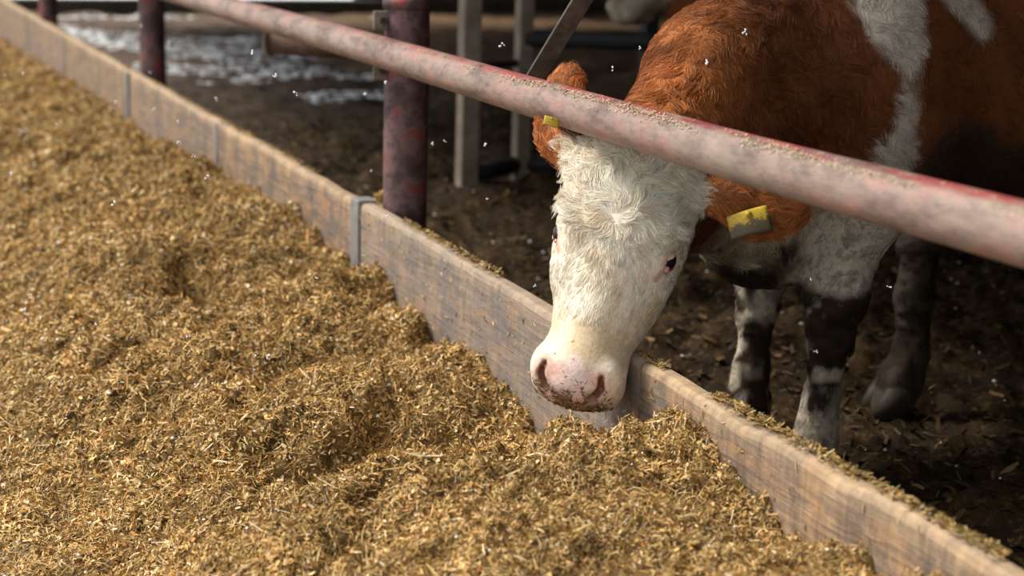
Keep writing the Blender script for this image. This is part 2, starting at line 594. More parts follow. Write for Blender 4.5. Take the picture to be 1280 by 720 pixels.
# ------------------------------------------------------------------ feed boards
BOARD_T = 0.043
BOARDS = [(-0.6, 2.636, 0.0, 'long scuffed wooden feed board nearest the camera, its top strewn with chaff'),
          (2.642, 4.352, 0.35, "grey and tan feed board directly behind the cow's white muzzle"),
          (4.432, 6.128, 0.0, 'feed board ending at the grey steel strip, before the nearest thick post'),
          (6.134, 8.022, 0.1, 'pale feed board running up to the second dark post'),
          (8.03, 10.165, 0.05, 'pale feed board starting just beyond the second dark post'),
          (10.172, 11.94, 0.1, 'short pale feed board next before the last post at the far end'),
          (11.95, 14.2, 0.05, 'farthest pale feed board, at the far end of the row')]
for bi, (y0, y1, grey, lab) in enumerate(BOARDS):
    n = max(8, int((y1 - y0) / 0.03))
    bm = bmesh.new()
    prof = [(0, -0.06), (0, 0.10), (0, 0.22), (0, 0.33), (0, 0.388), (0.004, 0.398), (0.012, 0.402), (0.026, 0.402), (BOARD_T - 0.006, 0.401), (BOARD_T, 0.394), (BOARD_T, -0.06)]
    rows = []
    for k in range(n + 1):
        y = y0 + (y1 - y0) * k / n
        w = float(fbm(np.array([[y * 5.0, bi, 0.0]]), 3, 3)[0])
        dip = -0.012 * max(0.0, float(vnoise(np.array([[y * 2.2, 3.0, bi]]), 8)[0]))
        if bi == 0:
            dip -= 0.012 * math.exp(-((y - 2.28) / 0.05) ** 2)
        row = []
        for (x, z) in prof:
            dz = (0.002 * w + dip * .6) * (1 if z > 0.36 else 0)
            dx = 0.004 * w * (1 if x < 0.02 and z > 0.3 else 0.3)
            row.append(bm.verts.new((x + dx, y, z + dz)))
        rows.append(row)
    m = len(prof)
    for r0, r1 in zip(rows[:-1], rows[1:]):
        for k in range(m):
            bm.faces.new((r0[k], r0[(k + 1) % m], r1[(k + 1) % m], r1[k]))
    bm.faces.new(rows[0][::-1])
    bm.faces.new(rows[-1])
    bo = obj('feed_board', bm, mat_board(bi * 2.37, grey), smooth=False)
    tag(bo, lab, 'board', 'feed boards along the alley')
    # chaff lying along the top edge
    dens = 1500 if bi == 0 else (900 if bi == 1 else 260)
    nn = int(dens * (min(y1, 14) - max(y0, 1.2)))
    P = np.stack([0.008 + RNG.beta(2.2, 1.0, nn) * (BOARD_T - 0.010), RNG.uniform(max(y0, 1.2), y1, nn), np.full(nn, 0.402)], 1)
    keep = fbm(np.stack([P[:, 0] * 8, P[:, 1] * 4, P[:, 2]], 1), 2, 21) > (-0.45 if bi == 0 else -0.05)
    P = P[keep]
    P[:, 2] += RNG.uniform(0, 0.008, len(P)) * (1.0 if bi < 2 else 0.6)
    Nn = np.tile([0, 0, 1.0], (len(P), 1))
    V, F, C = blades(P, Nn, RNG.uniform(0.005, 0.02, len(P)), RNG.uniform(0.0015, 0.004, len(P)), RNG, 0.25)
    C = C * np.array([.72, .70, .68])
    tag(link('chaff', np_mesh('chaff', V, F, C), MAT_BITS, bo), kind='stuff')
    # bits of feed stuck to the face of the board
    nn = int((170 if bi < 2 else 60) * (min(y1, 14) - max(y0, 1.2)))
    P = np.stack([np.full(nn, -0.003), RNG.uniform(max(y0, 1.2), y1, nn), RNG.uniform(.15, .395, nn)], 1)
    V, F, C = blades(P, np.tile([-1.0, 0, 0], (nn, 1)), RNG.uniform(0.004, 0.022, nn), RNG.uniform(0.0015, 0.004, nn), RNG, 0.15, 0.3)
    tag(link('stuck_feed', np_mesh('stuck_feed', V, F, C), MAT_BITS, bo), kind='stuff')
    # joint hardware
    if bi == 2:
        bm = bmesh.new()
        box_bm(bm, (-0.008, 4.362, -0.05), (0.05, 4.43, 0.408), 0.003)
        tag(obj('joint_strip', bm, MAT_STRIP, bo), 'grey steel strip closing the end of the board')
    if bi >= 3:
        bm = bmesh.new()
        box_bm(bm, (-0.008, y0 - 0.012, -0.05), (-0.0005, y0 + 0.03, 0.395), 0.002)
        obj('joint_strip', bm, MAT_STRIP, bo)

# ------------------------------------------------------------------ posts
POSTS = [(4.303, 'thick dark red post nearest the camera, bolted to the rail by a clamp'),
         (7.986, 'second dark red post, standing behind the pale boards'),
         (11.70, 'farthest dark post, small and blurred at the far end')]
RAIL_X = -0.03
RAIL_R = 0.041
RAILZ = 0.849
for i, (y, lab) in enumerate(POSTS):
    p = empty('barrier_post', (0.112, y, 0))
    tag(p, lab, 'post', 'steel posts of the feed barrier')
    bm = bmesh.new()
    tube_bm(bm, [(0.112, y, z) for z in (-0.08, 0.4, 0.9, 1.6, 3.05)], 0.062, 32)
    obj('post_tube', bm, MAT_POST, p, True)
    bm = bmesh.new()
    tube_bm(bm, [(0.112, y, RAILZ + 0.10), (0.112, y, RAILZ + 0.135)], 0.068, 32)
    obj('collar', bm, MAT_POST, p, True)
    cl = None
    for s in (-1, 1):
        bm = bmesh.new()
        # clamp ear plate standing beside the post on the rail
        zc = RAILZ + s * 0.068
        box_bm(bm, (0.012, y - 0.010, zc - 0.026), (0.080, y - 0.002, zc + 0.026), 0.003)
        cl = obj('clamp_plate', bm, MAT_DUSTY, p)
        bm = bmesh.new()
        tube_bm(bm, [(0.038, y - 0.020, zc), (0.038, y + 0.010, zc)], 0.010, 6)
        obj('bolt', bm, MAT_STEEL, cl)

# ------------------------------------------------------------------ rail
rail = empty('feed_rail', (RAIL_X, 2.5, 0))
tag(rail, 'long dusty red steel pipe running across the picture above the boards', 'rail')
bm = bmesh.new()
ysr = np.concatenate([np.linspace(-0.5, 5, 90), np.linspace(5.1, 17, 60)])
rp = []
for y in ysr:
    z = RAILZ + 0.008 * max(0, (2.2 - y)) + 0.002 * math.sin(y * 1.7)
    rp.append((RAIL_X, y, z))
tube_bm(bm, rp, RAIL_R, 40)
obj('pipe', bm, MAT_RAIL, rail, True)
# crust of chaff lying along the front shoulder of the pipe
nn = 5600
yy = 1.4 + RNG.beta(1.2, 1.6, nn) * 3.6
a = np.radians(RNG.normal(122, 9, nn))
keep = fbm(np.stack([yy * 7, a * 3, yy * 0], 1), 3, 31) + 0.9 * sstep(3.6, 2.9, yy) - 0.55 > 0
yy, a = yy[keep], a[keep]
Nn = np.stack([np.cos(a), a * 0, np.sin(a)], 1)
P = np.stack([RAIL_X + 0 * a, yy, RAILZ + 0.008 * np.maximum(0, 2.2 - yy)], 1) + Nn * (RAIL_R + 0.0008)
cc = np.array([0.50, 0.40, 0.28]) * RNG.uniform(0.6, 1.2, (len(P), 1))
V, F, C = blades(P, Nn, RNG.uniform(0.002, 0.006, len(P)), RNG.uniform(0.001, 0.0028, len(P)), RNG, 0.2, 0.2, cc)
tag(link('chaff', np_mesh('chaff', V, F, C), MAT_BITS, rail), kind='stuff')
# diagonal flat bar welded behind the pipe, rising out of the frame
bm = bmesh.new()
p0 = at_x(664, 105, 0.035)
p1 = at_x(768, -66, 0.10)
bar_bm(bm, p0 + (p0 - p1) * 0.08, p1 + (p1 - p0) * 2.2, 0.040, 0.010, side=RW[:, 0])
brace = obj('brace_bar', bm, MAT_STEEL, rail)
tag(brace, 'dark flat steel bar rising at a slant behind the pipe')

# ------------------------------------------------------------------ stub pipe hanging behind the rail
e0 = at_x(340, 52, 0.10)
e1 = at_z(478, 60, e0[2])
stub = empty('stub_pipe', tuple(e0))
tag(stub, 'short brown capped pipe hanging from the rail beside the nearest post', 'pipe')
dd = (e1 - e0) / np.linalg.norm(e1 - e0)
bm = bmesh.new()
tube_bm(bm, [e0, e0 + dd * 0.3, e0 + dd * 0.55], 0.045, 24)
obj('pipe', bm, mat_simple('brown_paint', (0.05, 0.03, 0.025), (0.13, 0.075, 0.055), 20, 0.6), stub, True)
bm = bmesh.new()
tube_bm(bm, [e0 - dd * 0.012, e0 - dd * 0.001], 0.053, 24)
obj('end_plate', bm, MAT_DUSTY, stub, True)
bm = bmesh.new()
top = np.array([RAIL_X + 0.02, e0[1] + 0.02, RAILZ + 0.02])
bar_bm(bm, e0 + np.array([0, 0, 0.03]) - dd * 0.006, top, 0.045, 0.012, side=(0, 1, 0))
obj('hook_plate', bm, MAT_DUSTY, stub)

# ------------------------------------------------------------------ stall gate far back in the pen
g0 = np.array([1.258, 6.739, 0.0])
g1 = np.array([1.60, 6.93, 0.0])
gate = empty('stall_gate', tuple(g0))
tag(gate, 'blurred stall gate of square uprights and black bars behind the red post', 'gate')
gdir = np.array([0.92, -0.30, 0])
g2 = g1 + gdir * 0.62
for gp, m in ((g0, MAT_TUBE), (g1, MAT_TUBE), (g2 + np.array([0, 0.05, 0]), MAT_BLACK)):
    bm = bmesh.new()
    w = 0.041 if gp is g0 else 0.034
    box_bm(bm, (gp[0] - w, gp[1] - w, -0.05), (gp[0] + w, gp[1] + w, 1.9), 0.004)
    obj('upright', bm, m, gate)
bm = bmesh.new()
tube_bm(bm, [g1 + np.array([0, 0, 0.64]), g1 + gdir * 1.9 + np.array([0, 0, 0.64])], 0.042, 16)
obj('crossbar', bm, MAT_BLACK, gate, True)
bm = bmesh.new()
tube_bm(bm, [g0 + np.array([0.04, 0, 0.06]), g1 + np.array([-0.03, 0, 0.06])], 0.04, 16)
obj('lower_bar', bm, MAT_BLACK, gate, True)
bm = bmesh.new()
tube_bm(bm, [g1 + np.array([0.03, 0, 0.06]), g1 + gdir * 0.5 + np.array([0, 0, 0.06])], 0.04, 16)
obj('lower_bar', bm, MAT_BLACK, gate, True)
bm = bmesh.new()
tube_bm(bm, [g0 + np.array([0.04, 0, 0.53]), g1 + np.array([-0.03, 0, 0.53])], 0.018, 12)
obj('tie_bar', bm, MAT_BLACK, gate, True)


# ------------------------------------------------------------------ implicit bodies
class Field:
    """signed distance on a rectilinear grid, polygonised by surface nets"""

    def __init__(self, ax):
        self.ax = [np.asarray(a, dtype=np.float32) for a in ax]
        self.f = np.full([len(a) for a in ax], 1.0, dtype=np.float32)

    def win(self, lo, hi):
        sl = []
        for a, l, h in zip(self.ax, lo, hi):
            sl.append(slice(max(0, np.searchsorted(a, l) - 1), min(len(a), np.searchsorted(a, h) + 1)))
        return tuple(sl)

    def pts(self, sl):
        return np.stack(np.meshgrid(*[a[s] for a, s in zip(self.ax, sl)], indexing='ij'), -1)

    def smin(self, sl, d, k):
        f = self.f[sl]
        h = np.maximum(k - np.abs(f - d), 0) / k
        self.f[sl] = np.minimum(f, d) - h * h * k * 0.25

    def smax(self, sl, d, k):
        f = self.f[sl]
        h = np.maximum(k - np.abs(f - d), 0) / k
        self.f[sl] = np.maximum(f, d) + h * h * k * 0.25

    def ell(self, c, r, B=None, k=0.05, sub=False):
        c = np.asarray(c, np.float32)
        r = np.asarray(r, np.float32)
        B = np.eye(3, dtype=np.float32) if B is None else np.asarray(B, np.float32)
        ext = np.sqrt(((B * r) ** 2).sum(1)) + k + 0.03
        sl = self.win(c - ext, c + ext)
        q = (self.pts(sl) - c) @ B
        k0 = np.sqrt(((q / r) ** 2).sum(-1))
        k1 = np.sqrt(((q / (r * r)) ** 2).sum(-1)) + 1e-6
        d = k0 * (k0 - 1) / k1
        d = np.where(k0 < 1e-3, -r.min(), d)
        if sub:
            self.smax(sl, -d, k)
        else:
            self.smin(sl, d, k)

    def cap(self, p0, p1, r0, r1, k=0.05, lat=1.0, latdir=(0, 1, 0), sub=False):
        p0 = np.asarray(p0, np.float32)
        p1 = np.asarray(p1, np.float32)
        R = max(r0, r1) * max(1, lat) + k + 0.03
        sl = self.win(np.minimum(p0, p1) - R, np.maximum(p0, p1) + R)
        ba = p1 - p0
        q = self.pts(sl) - p0
        h = np.clip((q @ ba) / (ba @ ba), 0, 1)
        e = q - h[..., None] * ba
        if lat != 1.0:
            ld = np.asarray(latdir, np.float32)
            ld = ld / np.linalg.norm(ld)
            s = e @ ld
            e = e + (s * (1.0 / lat - 1.0))[..., None] * ld
        d = np.sqrt((e ** 2).sum(-1)) - (r0 + (r1 - r0) * h)
        if sub:
            self.smax(sl, -d, k)
        else:
            self.smin(sl, d, k)

    def mesh(self):
        f = self.f
        ins = f < 0
        nx, ny, nz = f.shape
        any_ = np.zeros((nx - 1, ny - 1, nz - 1), bool)
        all_ = np.ones_like(any_)
        for dx in (0, 1):
            for dy in (0, 1):
                for dz in (0, 1):
                    b = ins[dx:nx - 1 + dx, dy:ny - 1 + dy, dz:nz - 1 + dz]
                    any_ |= b
                    all_ &= b
        act = np.argwhere(any_ & ~all_)
        idx = -np.ones(any_.shape, np.int32)
        idx[act[:, 0], act[:, 1], act[:, 2]] = np.arange(len(act))
        cs = np.array([[i, j, k] for i in (0, 1) for j in (0, 1) for k in (0, 1)])
        cv, cp = [], []
        for c in cs:
            g = act + c
            cv.append(f[g[:, 0], g[:, 1], g[:, 2]])
            cp.append(np.stack([self.ax[m][g[:, m]] for m in range(3)], 1))
        acc = np.zeros((len(act), 3), np.float32)
        cnt = np.zeros(len(act), np.float32)
        for a in range(8):
            for b in range(a + 1, 8):
                if np.abs(cs[a] - cs[b]).sum() != 1:
                    continue
                m = (cv[a] < 0) != (cv[b] < 0)
                den = np.where(m, cv[a] - cv[b], 1)
                tt = np.where(m, cv[a] / den, 0)[:, None]
                acc += np.where(m[:, None], cp[a] + tt * (cp[b] - cp[a]), 0)
                cnt += m
        V = acc / cnt[:, None]
        quads = []
        for axis in range(3):
            s0 = [slice(1, -1)] * 3
            s1 = [slice(1, -1)] * 3
            s0[axis] = slice(0, -1)
            s1[axis] = slice(1, None)
            a, b = ins[tuple(s0)], ins[tuple(s1)]
            ch = np.argwhere(a != b)
            base = ch + np.array([1 if m != axis else 0 for m in range(3)])
            flip = a[ch[:, 0], ch[:, 1], ch[:, 2]]
            u, w = [(1, 2), (2, 0), (0, 1)][axis]
            def cell(du, dw):
                g = base.copy()
                g[:, u] += du
                g[:, w] += dw
                return idx[g[:, 0], g[:, 1], g[:, 2]]
            qd = np.stack([cell(-1, -1), cell(0, -1), cell(0, 0), cell(-1, 0)], 1)
            qd[~flip] = qd[~flip][:, ::-1]
            quads.append(qd)
        F = np.concatenate(quads)
        F = F[(F >= 0).all(1)]
        return V, F


def smooth_mesh(V, F, it=3, lam=0.5):
    E = np.concatenate([F[:, [0, 1]], F[:, [1, 2]], F[:, [2, 3]], F[:, [3, 0]]])
    E = np.concatenate([E, E[:, ::-1]])
    n = len(V)
    deg = np.bincount(E[:, 0], minlength=n).astype(np.float32)
    for i in range(it):
        for l in (lam, -lam * 1.03):
            S = np.stack([np.bincount(E[:, 0], V[E[:, 1], c], n) for c in range(3)], 1) / deg[:, None]
            V = V + l * (S - V)
    return V


def vert_normals(V, F):
    n = np.cross(V[F[:, 2]] - V[F[:, 0]], V[F[:, 3]] - V[F[:, 1]])
    N = np.zeros_like(V, dtype=np.float64)
    for c in range(4):
        for k in range(3):
            N[:, k] += np.bincount(F[:, c], n[:, k], len(V))
    return N / (np.linalg.norm(N, axis=1, keepdims=True) + 1e-12)


def axis_grid(lo, hi, fl, fh, fine, coarse):
    a = np.arange(lo, fl, coarse)
    b = np.arange(fl, fh, fine)
    c = np.arange(fh, hi, coarse)
    return np.concatenate([a, b, c])


def biaxis(B):
    B = np.array(B, float)
    return B


def head_parts(S, T, B, sc, ears):
    """head in its own frame: a down the face, s to the cow's left, n out of the forehead"""
    def L(a, s, n):
        return T + B @ (np.array([a, s, n]) * sc)
    R3 = lambda *r: np.array(r) * sc
    S.ell(L(.085, 0, -.085), R3(.11, .112, .085), B, .05)             # cranium
    S.ell(L(.175, 0, -.078), R3(.12, .112, .078), B, .05)             # forehead
    for sg in (-1, 1):
        S.ell(L(.178, sg * .088, -.048), R3(.045, .030, .032), B, .03)  # brow
        S.ell(L(.235, sg * .082, -.085), R3(.06, .030, .04), B, .03)  # cheek bone
        S.ell(L(.19, sg * .068, -.155), R3(.13, .042, .085), B, .05)   # jaw muscle
        S.cap(L(.13, sg * .060, -.215), L(.42, sg * .034, -.135), .036 * sc, .032 * sc, .05)
    S.cap(L(.20, 0, -.082), L(.44, 0, -.060), .082 * sc, .056 * sc, .06)   # nose bridge
    S.cap(L(.22, 0, -.13), L(.43, 0, -.105), .084 * sc, .060 * sc, .06)
    S.ell(L(.458, 0, -.072), R3(.056, .080, .064), B, .05)            # muzzle
    S.ell(L(.452, .004, -.124), R3(.050, .062, .036), B, .03)            # lower lip and chin
    S.ell(L(.498, 0, -.066), R3(.022, .052, .048), B, .03)            # nose pad
    for sg in (-1, 1):
        S.ell(L(.462, sg * .062, -.042), R3(.034, .024, .030), B, .025)   # nostril wing
        S.ell(L(.480, sg * .060, -.095), R3(.028, .026, .028), B, .03)    # hanging lip
    for sg in (-1, 1):
        # comma shaped nostril opening sideways
        S.cap(L(.462, sg * .055, -.011), L(.484, sg * .059, -.020), .0030 * sc, .0060 * sc, .006, sub=True)
        S.cap(L(.484, sg * .059, -.020), L(.506, sg * .044, -.034), .0060 * sc, .0085 * sc, .006, sub=True)
        S.cap(L(.506, sg * .044, -.034), L(.514, sg * .030, -.044), .0085 * sc, .0035 * sc, .006, sub=True)
    # mouth line
    S.ell(L(.490, 0, -.103), R3(.040, .080, .0045), B, .008, sub=True)
    # eye sockets
    for sg in (-1, 1):
        S.ell(L(.205, sg * .119, -.056), R3(.024, .017, .016), B, .015, sub=True)
    for (c, d, w, nrm, hl, hw, base) in ears:
        d = d / np.linalg.norm(d)
        nrm = nrm - d * (nrm @ d)
        nrm /= np.linalg.norm(nrm)
        wv = np.cross(nrm, d)
        E = np.stack([d, wv, nrm], 1)
        S.ell(c, (hl, hw, .014), E, .012)
        S.ell(c + d * hl * 0.55, (hl * .5, hw * .62, .011), E, .02)
        S.cap(base, c - d * hl * .55, .034, .026, .03)
        S.ell(c - nrm * -.016 + d * .01, (hl * .82, hw * .72, .013), E, .008, sub=True) if w else None
    return L


def leg(S, pts, rad, k=0.04):
    for (p0, p1), (r0, r1) in zip(zip(pts[:-1], pts[1:]), zip(rad[:-1], rad[1:])):
        S.cap(p0, p1, r0, r1, k)


def body_parts(S, neck, crest, legs):
    Y = 3.13
    S.ell((.82, Y, .87), (.34, .27, .36), None, .10)
    S.ell((1.22, Y, .90), (.50, .33, .37), None, .10)
    S.ell((1.50, Y, .84), (.45, .34, .34), None, .10)
    S.ell((1.88, Y, .98), (.32, .28, .32), None, .10)
    S.cap((.86, Y, 1.15), (1.95, Y, 1.19), .15, .14, .12)
    for sg in (-1, 1):
        S.ell((.74, Y + sg * .185, .86), (.17, .10, .30), None, .08)     # shoulder
        S.ell((1.86, Y + sg * .17, .86), (.24, .13, .30), None, .08)     # thigh
    S.ell((.53, Y - .02, .60), (.15, .125, .19), None, .08)              # brisket
    S.cap((.40, Y - .06, .62), (.62, Y, .52), .05, .10, .08)
    for (p0, p1, r0, r1, lat) in neck:
        S.cap(p0, p1, r0, r1, .09, lat)
    for (p0, p1, r0, r1) in crest:
        S.cap(p0, p1, r0, r1, .10)
    for pts, rad in legs:
        leg(S, pts, rad)
    # tail
    S.cap((2.16, Y, 1.16), (2.23, Y, .80), .045, .025, .04)
    S.cap((2.23, Y, .80), (2.22, Y, .42), .025, .035, .03)


# ------------------------------------------------------------------ the feeding cow
HB = np.array([[-0.3879, 0.7629, -0.5172], [-0.2412, -0.6256, -0.7419], [-0.8896, -0.163, 0.4267]])
HT = CAM + (np.array([0.0803, 2.832, 0.7957]) - CAM) * 0.972
HS = 0.990
A_, S_, N_ = HB[:, 0], HB[:, 1], HB[:, 2]


def HL(a, s, n):
    return HT + HB @ (np.array([a, s, n]) * HS)


def depth_of(P):
    return float(-(RW.T @ (np.asarray(P) - CAM))[2])


ear_base_l = HL(.065, .105, -.085)
ear_base_r = HL(.065, -.105, -.085)
dl = depth_of(ear_base_l)
dr = depth_of(ear_base_r)
vdir = lambda px, py: -direction(px, py) / np.linalg.norm(direction(px, py))
cl0, cl1 = at_depth(884, 242, dl + 0.00), at_depth(1004, 258, dl + 0.05)
ear_l = ((cl0 + cl1) / 2 + 0, cl1 - cl0, 0, vdir(945, 245) + np.array([0, 0, .35]), .096, .082, ear_base_l)
cr0, cr1 = at_depth(690, 202, dr + 0.03), at_depth(709, 86, dr + 0.17)
ear_r = ((cr0 + cr1) / 2, cr1 - cr0, 0, vdir(690, 150) + S_ * -.2, .116, .049, ear_base_r)

NECK = [((.10, 2.85, .70), (.40, 3.02, .80), .105, .17, .8),
        ((.40, 3.02, .80), (.78, 3.13, .86), .17, .26, .9),
        ((.20, 2.93, .62), (.50, 3.10, .60), .07, .11, .8)]
CREST = [((.09, 2.82, .775), (.34, 3.03, .91), .072, .10), ((.34, 3.03, .91), (.86, 3.13, 1.22), .10, .13)]
LEGS = [([(.78, 2.99, .74), (.715, 2.985, .60), (.672, 2.995, .40), (.668, 2.995, .31), (.650, 2.99, .15), (.645, 2.99, .08), (.62, 2.99, .0)],
         [.12, .084, .058, .043, .034, .041, .050]),
        ([(.78, 3.27, .72), (.70, 3.27, .60), (.645, 3.265, .385), (.640, 3.265, .31), (.635, 3.27, .15), (.63, 3.27, .07), (.60, 3.27, .0)],
         [.12, .080, .050, .040, .036, .044, .050]),
        ([(1.86, 2.97, .85), (1.72, 2.94, .66), (2.02, 3.0, .50), (1.97, 3.0, .30), (1.93, 3.0, .14), (1.89, 3.0, .06), (1.86, 3.0, .0)],
         [.18, .13, .060, .048, .042, .048, .054]),
        ([(1.80, 3.28, .85), (1.36, 3.33, .66), (1.17, 3.36, .42), (1.165, 3.36, .29), (1.17, 3.36, .14), (1.15, 3.36, .07), (1.12, 3.36, .0)],
         [.18, .12, .042, .040, .037, .046, .054])]

S = Field((axis_grid(-.24, 2.42, -.20, .33, .0046, .015),
           axis_grid(2.50, 3.62, 2.52, 3.02, .0046, .015),
           axis_grid(-.03, 1.48, .20, .98, .0046, .015)))
body_parts(S, NECK, CREST, LEGS)
head_parts(S, HT, HB, HS, [ear_l, ear_r])
CV, CF = S.mesh()
del S
CV = smooth_mesh(CV, CF, 3)
CN = vert_normals(CV, CF)


def seg_dist(P, segs):
    d = np.full(len(P), 9.0)
    for p0, p1 in segs:
        p0, p1 = np.asarray(p0), np.asarray(p1)
        ba = p1 - p0
        h = np.clip((P - p0) @ ba / (ba @ ba), 0, 1)
        d = np.minimum(d, np.linalg.norm(P - p0 - h[:, None] * ba, axis=1))
    return d


EAR_INFO = [ear_l, ear_r]


def ear_mask(P):
    m = np.zeros(len(P), bool)
    for (c, d, w, nrm, hl, hw, base) in EAR_INFO:
        d = d / np.linalg.norm(d)
        nrm = nrm - d * (nrm @ d)
        nrm /= np.linalg.norm(nrm)
        wv = np.cross(nrm, d)
        q = np.stack([((P - c) @ d + .02) / (hl * 1.3), (P - c) @ wv / (hw * 1.35), (P - c) @ nrm / .042], 1)
        m |= (q ** 2).sum(1) < 1
    return m


def leg_weight(P):
    """1 on the legs below the elbow"""
    w = np.zeros(len(P))
    for pts, rad in LEGS:
        d = seg_dist(P, list(zip(pts[1:-1], pts[2:])))
        w = np.maximum(w, sstep(.16, .10, d) * sstep(.68, .58, P[:, 2]))
    return w


WHITE = (.85, .775, .65)
ORANGE = (.40, .135, .040)
BROWN = (.110, .035, .012)
MUD = (.036, .023, .015)


def coat(P):
    """coat colour and regional masks at points on the cow"""
    n = len(P)
    h = (P - HT) @ HB / HS
    a, s, nn = h[:, 0], h[:, 1], h[:, 2]
    nz = fbm(P * 9, 3, 41)
    nf = fbm(P * 30, 2, 43)
    # base red-brown; orange neck, its lit crest and shaded underside put into the colour
    w_lit_neck = sstep(.38, .20, P[:, 0] + .05 * nz) * sstep(.66, .76, P[:, 2])
    c = mix3(BROWN, ORANGE, np.clip(.12 + .75 * w_lit_neck + .16 * nz, 0, 1))
    # white girth band behind the shoulder and second patch (on the near side)
    xz = np.stack([P[:, 0], P[:, 2]], 1)
    band = [(.63, 1.40, .10), (.65, 1.22, .085), (.668, 1.07, .062), (.694, .97, .034), (.702, .93, .010), (.702, .88, .012), (.704, .80, .024), (.70, .74, .05)]
    db = np.full(n, 9.0)
    for (x0, z0, r0), (x1, z1, r1) in zip(band[:-1], band[1:]):
        p0, p1 = np.array([x0, z0]), np.array([x1, z1])
        ba = p1 - p0
        hh = np.clip((xz - p0) @ ba / (ba @ ba), 0, 1)
        db = np.minimum(db, np.linalg.norm(xz - p0 - hh[:, None] * ba, axis=1) - (r0 + (r1 - r0) * hh))
    p0, p1 = np.array([.76, 1.18]), np.array([.90, 1.0])
    ba = p1 - p0
    hh = np.clip((xz - p0) @ ba / (ba @ ba), 0, 1)
    db2 = np.linalg.norm(xz - p0 - hh[:, None] * ba, axis=1) - (.055 - .045 * hh)
    near = sstep(3.22, 3.05, P[:, 1])
    wb = np.maximum(sstep(.022, -.012, db + .012 * nz + .008 * nf), sstep(.02, -.01, db2 + .012 * nz)) * near
    dull = (.50, .44, .37)
    c = mix3(c, dull, wb)
    # cream brisket and chest front, white legs
    wl = leg_weight(P)
    br = sstep(.27, .12, np.linalg.norm((P - np.array([.46, 3.08, .56])) * np.array([1, 1, 1.0]), axis=1) + .03 * nz)
    c = mix3(c, (.58, .46, .31), br)
    c = mix3(c, (.60, .52, .41), wl)
    # head
    wf = sstep(.0, .03, a + .015 * nz) * sstep(-.235, -.20, nn + .015 * nz) * sstep(.20, .17, np.abs(s)) * sstep(.60, .55, a)
    white = mix3(WHITE, (.68, .54, .36), np.clip(.22 + .6 * nz + .35 * nf + .5 * np.exp(-((a - .40) / .05) ** 2 - ((s - .005) / .035) ** 2), 0, 1))
    c = mix3(c, white, wf)
    em = ear_mask(P)
    c[em] = mix3(ORANGE, (.48, .19, .07), np.clip(.5 + nz[em], 0, 1))
    # pink skin: nose pad, eye rims
    pad = sstep(.436, .452, a + .006 * nf - .35 * np.abs(s)) * sstep(-.112, -.098, nn)
    pad *= sstep(.070, .056, np.abs(s))
    pink = mix3((.74, .48, .40), (.82, .66, .61), np.clip(.5 + .8 * nf, 0, 1))
    c = mix3(c, pink, pad)
    dn = np.full(n, 9.0)
    for sg in (-1, 1):
        dn = np.minimum(dn, seg_dist(h, [((.466, sg * .056, -.013), (.484, sg * .059, -.020)), ((.484, sg * .059, -.020), (.506, sg * .044, -.034))]))
    c = mix3(c, (.72, .44, .34), .6 * sstep(.024, .016, dn))
    c = mix3(c, (.17, .07, .04), sstep(.012, .006, dn))
    # feed stuck under the nose
    dirt = sstep(.485, .512, a + .012 * nz + .006 * nf) * sstep(-.11, -.09, nn) * (nf > -.2)
    c = mix3(c, (.22, .12, .06), .75 * dirt * (np.abs(s) < .06))
    eye = np.minimum(np.linalg.norm(h - np.array([.205, .114, -.048]), axis=1), np.linalg.norm(h - np.array([.205, -.116, -.043]), axis=1))
    tear = np.minimum(seg_dist(h, [((.218, .112, -.045), (.252, .098, -.036))]), seg_dist(h, [((.218, -.112, -.040), (.245, -.100, -.034))]))
    c = mix3(c, (.56, .30, .19), .8 * sstep(.009, .004, tear))
    c = mix3(c, (.74, .50, .40), .8 * sstep(.030, .022, eye))
    # mud: legs below the knee, brisket underside, belly
    z = P[:, 2]
    mk = np.zeros(n)
    knee = sstep(.455, .42, z + .03 * nz) * wl
    mk = np.maximum(mk, knee * np.clip(.62 + 1.1 * nz + .8 * nf + .5 * sstep(.26, .31, z) - .2 * sstep(.30, .22, z), .1, 1))
    under = sstep(.53, .47, z + .05 * nz) * sstep(.18, .3, P[:, 0]) * (1 - wl) * (a < .6) * (wf < .2) * ~em
    mk = np.maximum(mk, under * sstep(1.0, .75, P[:, 0]))
    belly = sstep(.84, .74, z + .05 * nz) * sstep(.74, .84, P[:, 0])
    elbow = sstep(.14, .05, np.linalg.norm(P - np.array([.82, 2.86, .72]), axis=1) + .03 * nz)
    mk = np.maximum(mk, .95 * np.maximum(belly, elbow) * (1 - .6 * (wl > .5)))
    hind = sstep(1.05, 1.2, P[:, 0]) * sstep(.75, .6, z)
    mk = np.maximum(mk, .9 * hind)
    mk = np.maximum(mk, .93 * sstep(.95, 1.02, P[:, 0]) * sstep(.75, .6, z))
    speck = wl * sstep(.42, .8, fbm(P * 120, 2, 77) + .5 * nz + .35 * sstep(.55, .42, z)) * .5
    mk = np.maximum(mk, speck)
    c = mix3(c, MUD, np.clip(mk, 0, 1))
    return c, dict(h=h, wf=wf, em=em, pad=pad, eye=eye, dn=dn, tear=tear, mud=mk, wl=wl, nz=nz)


c0, m0 = coat(CV)
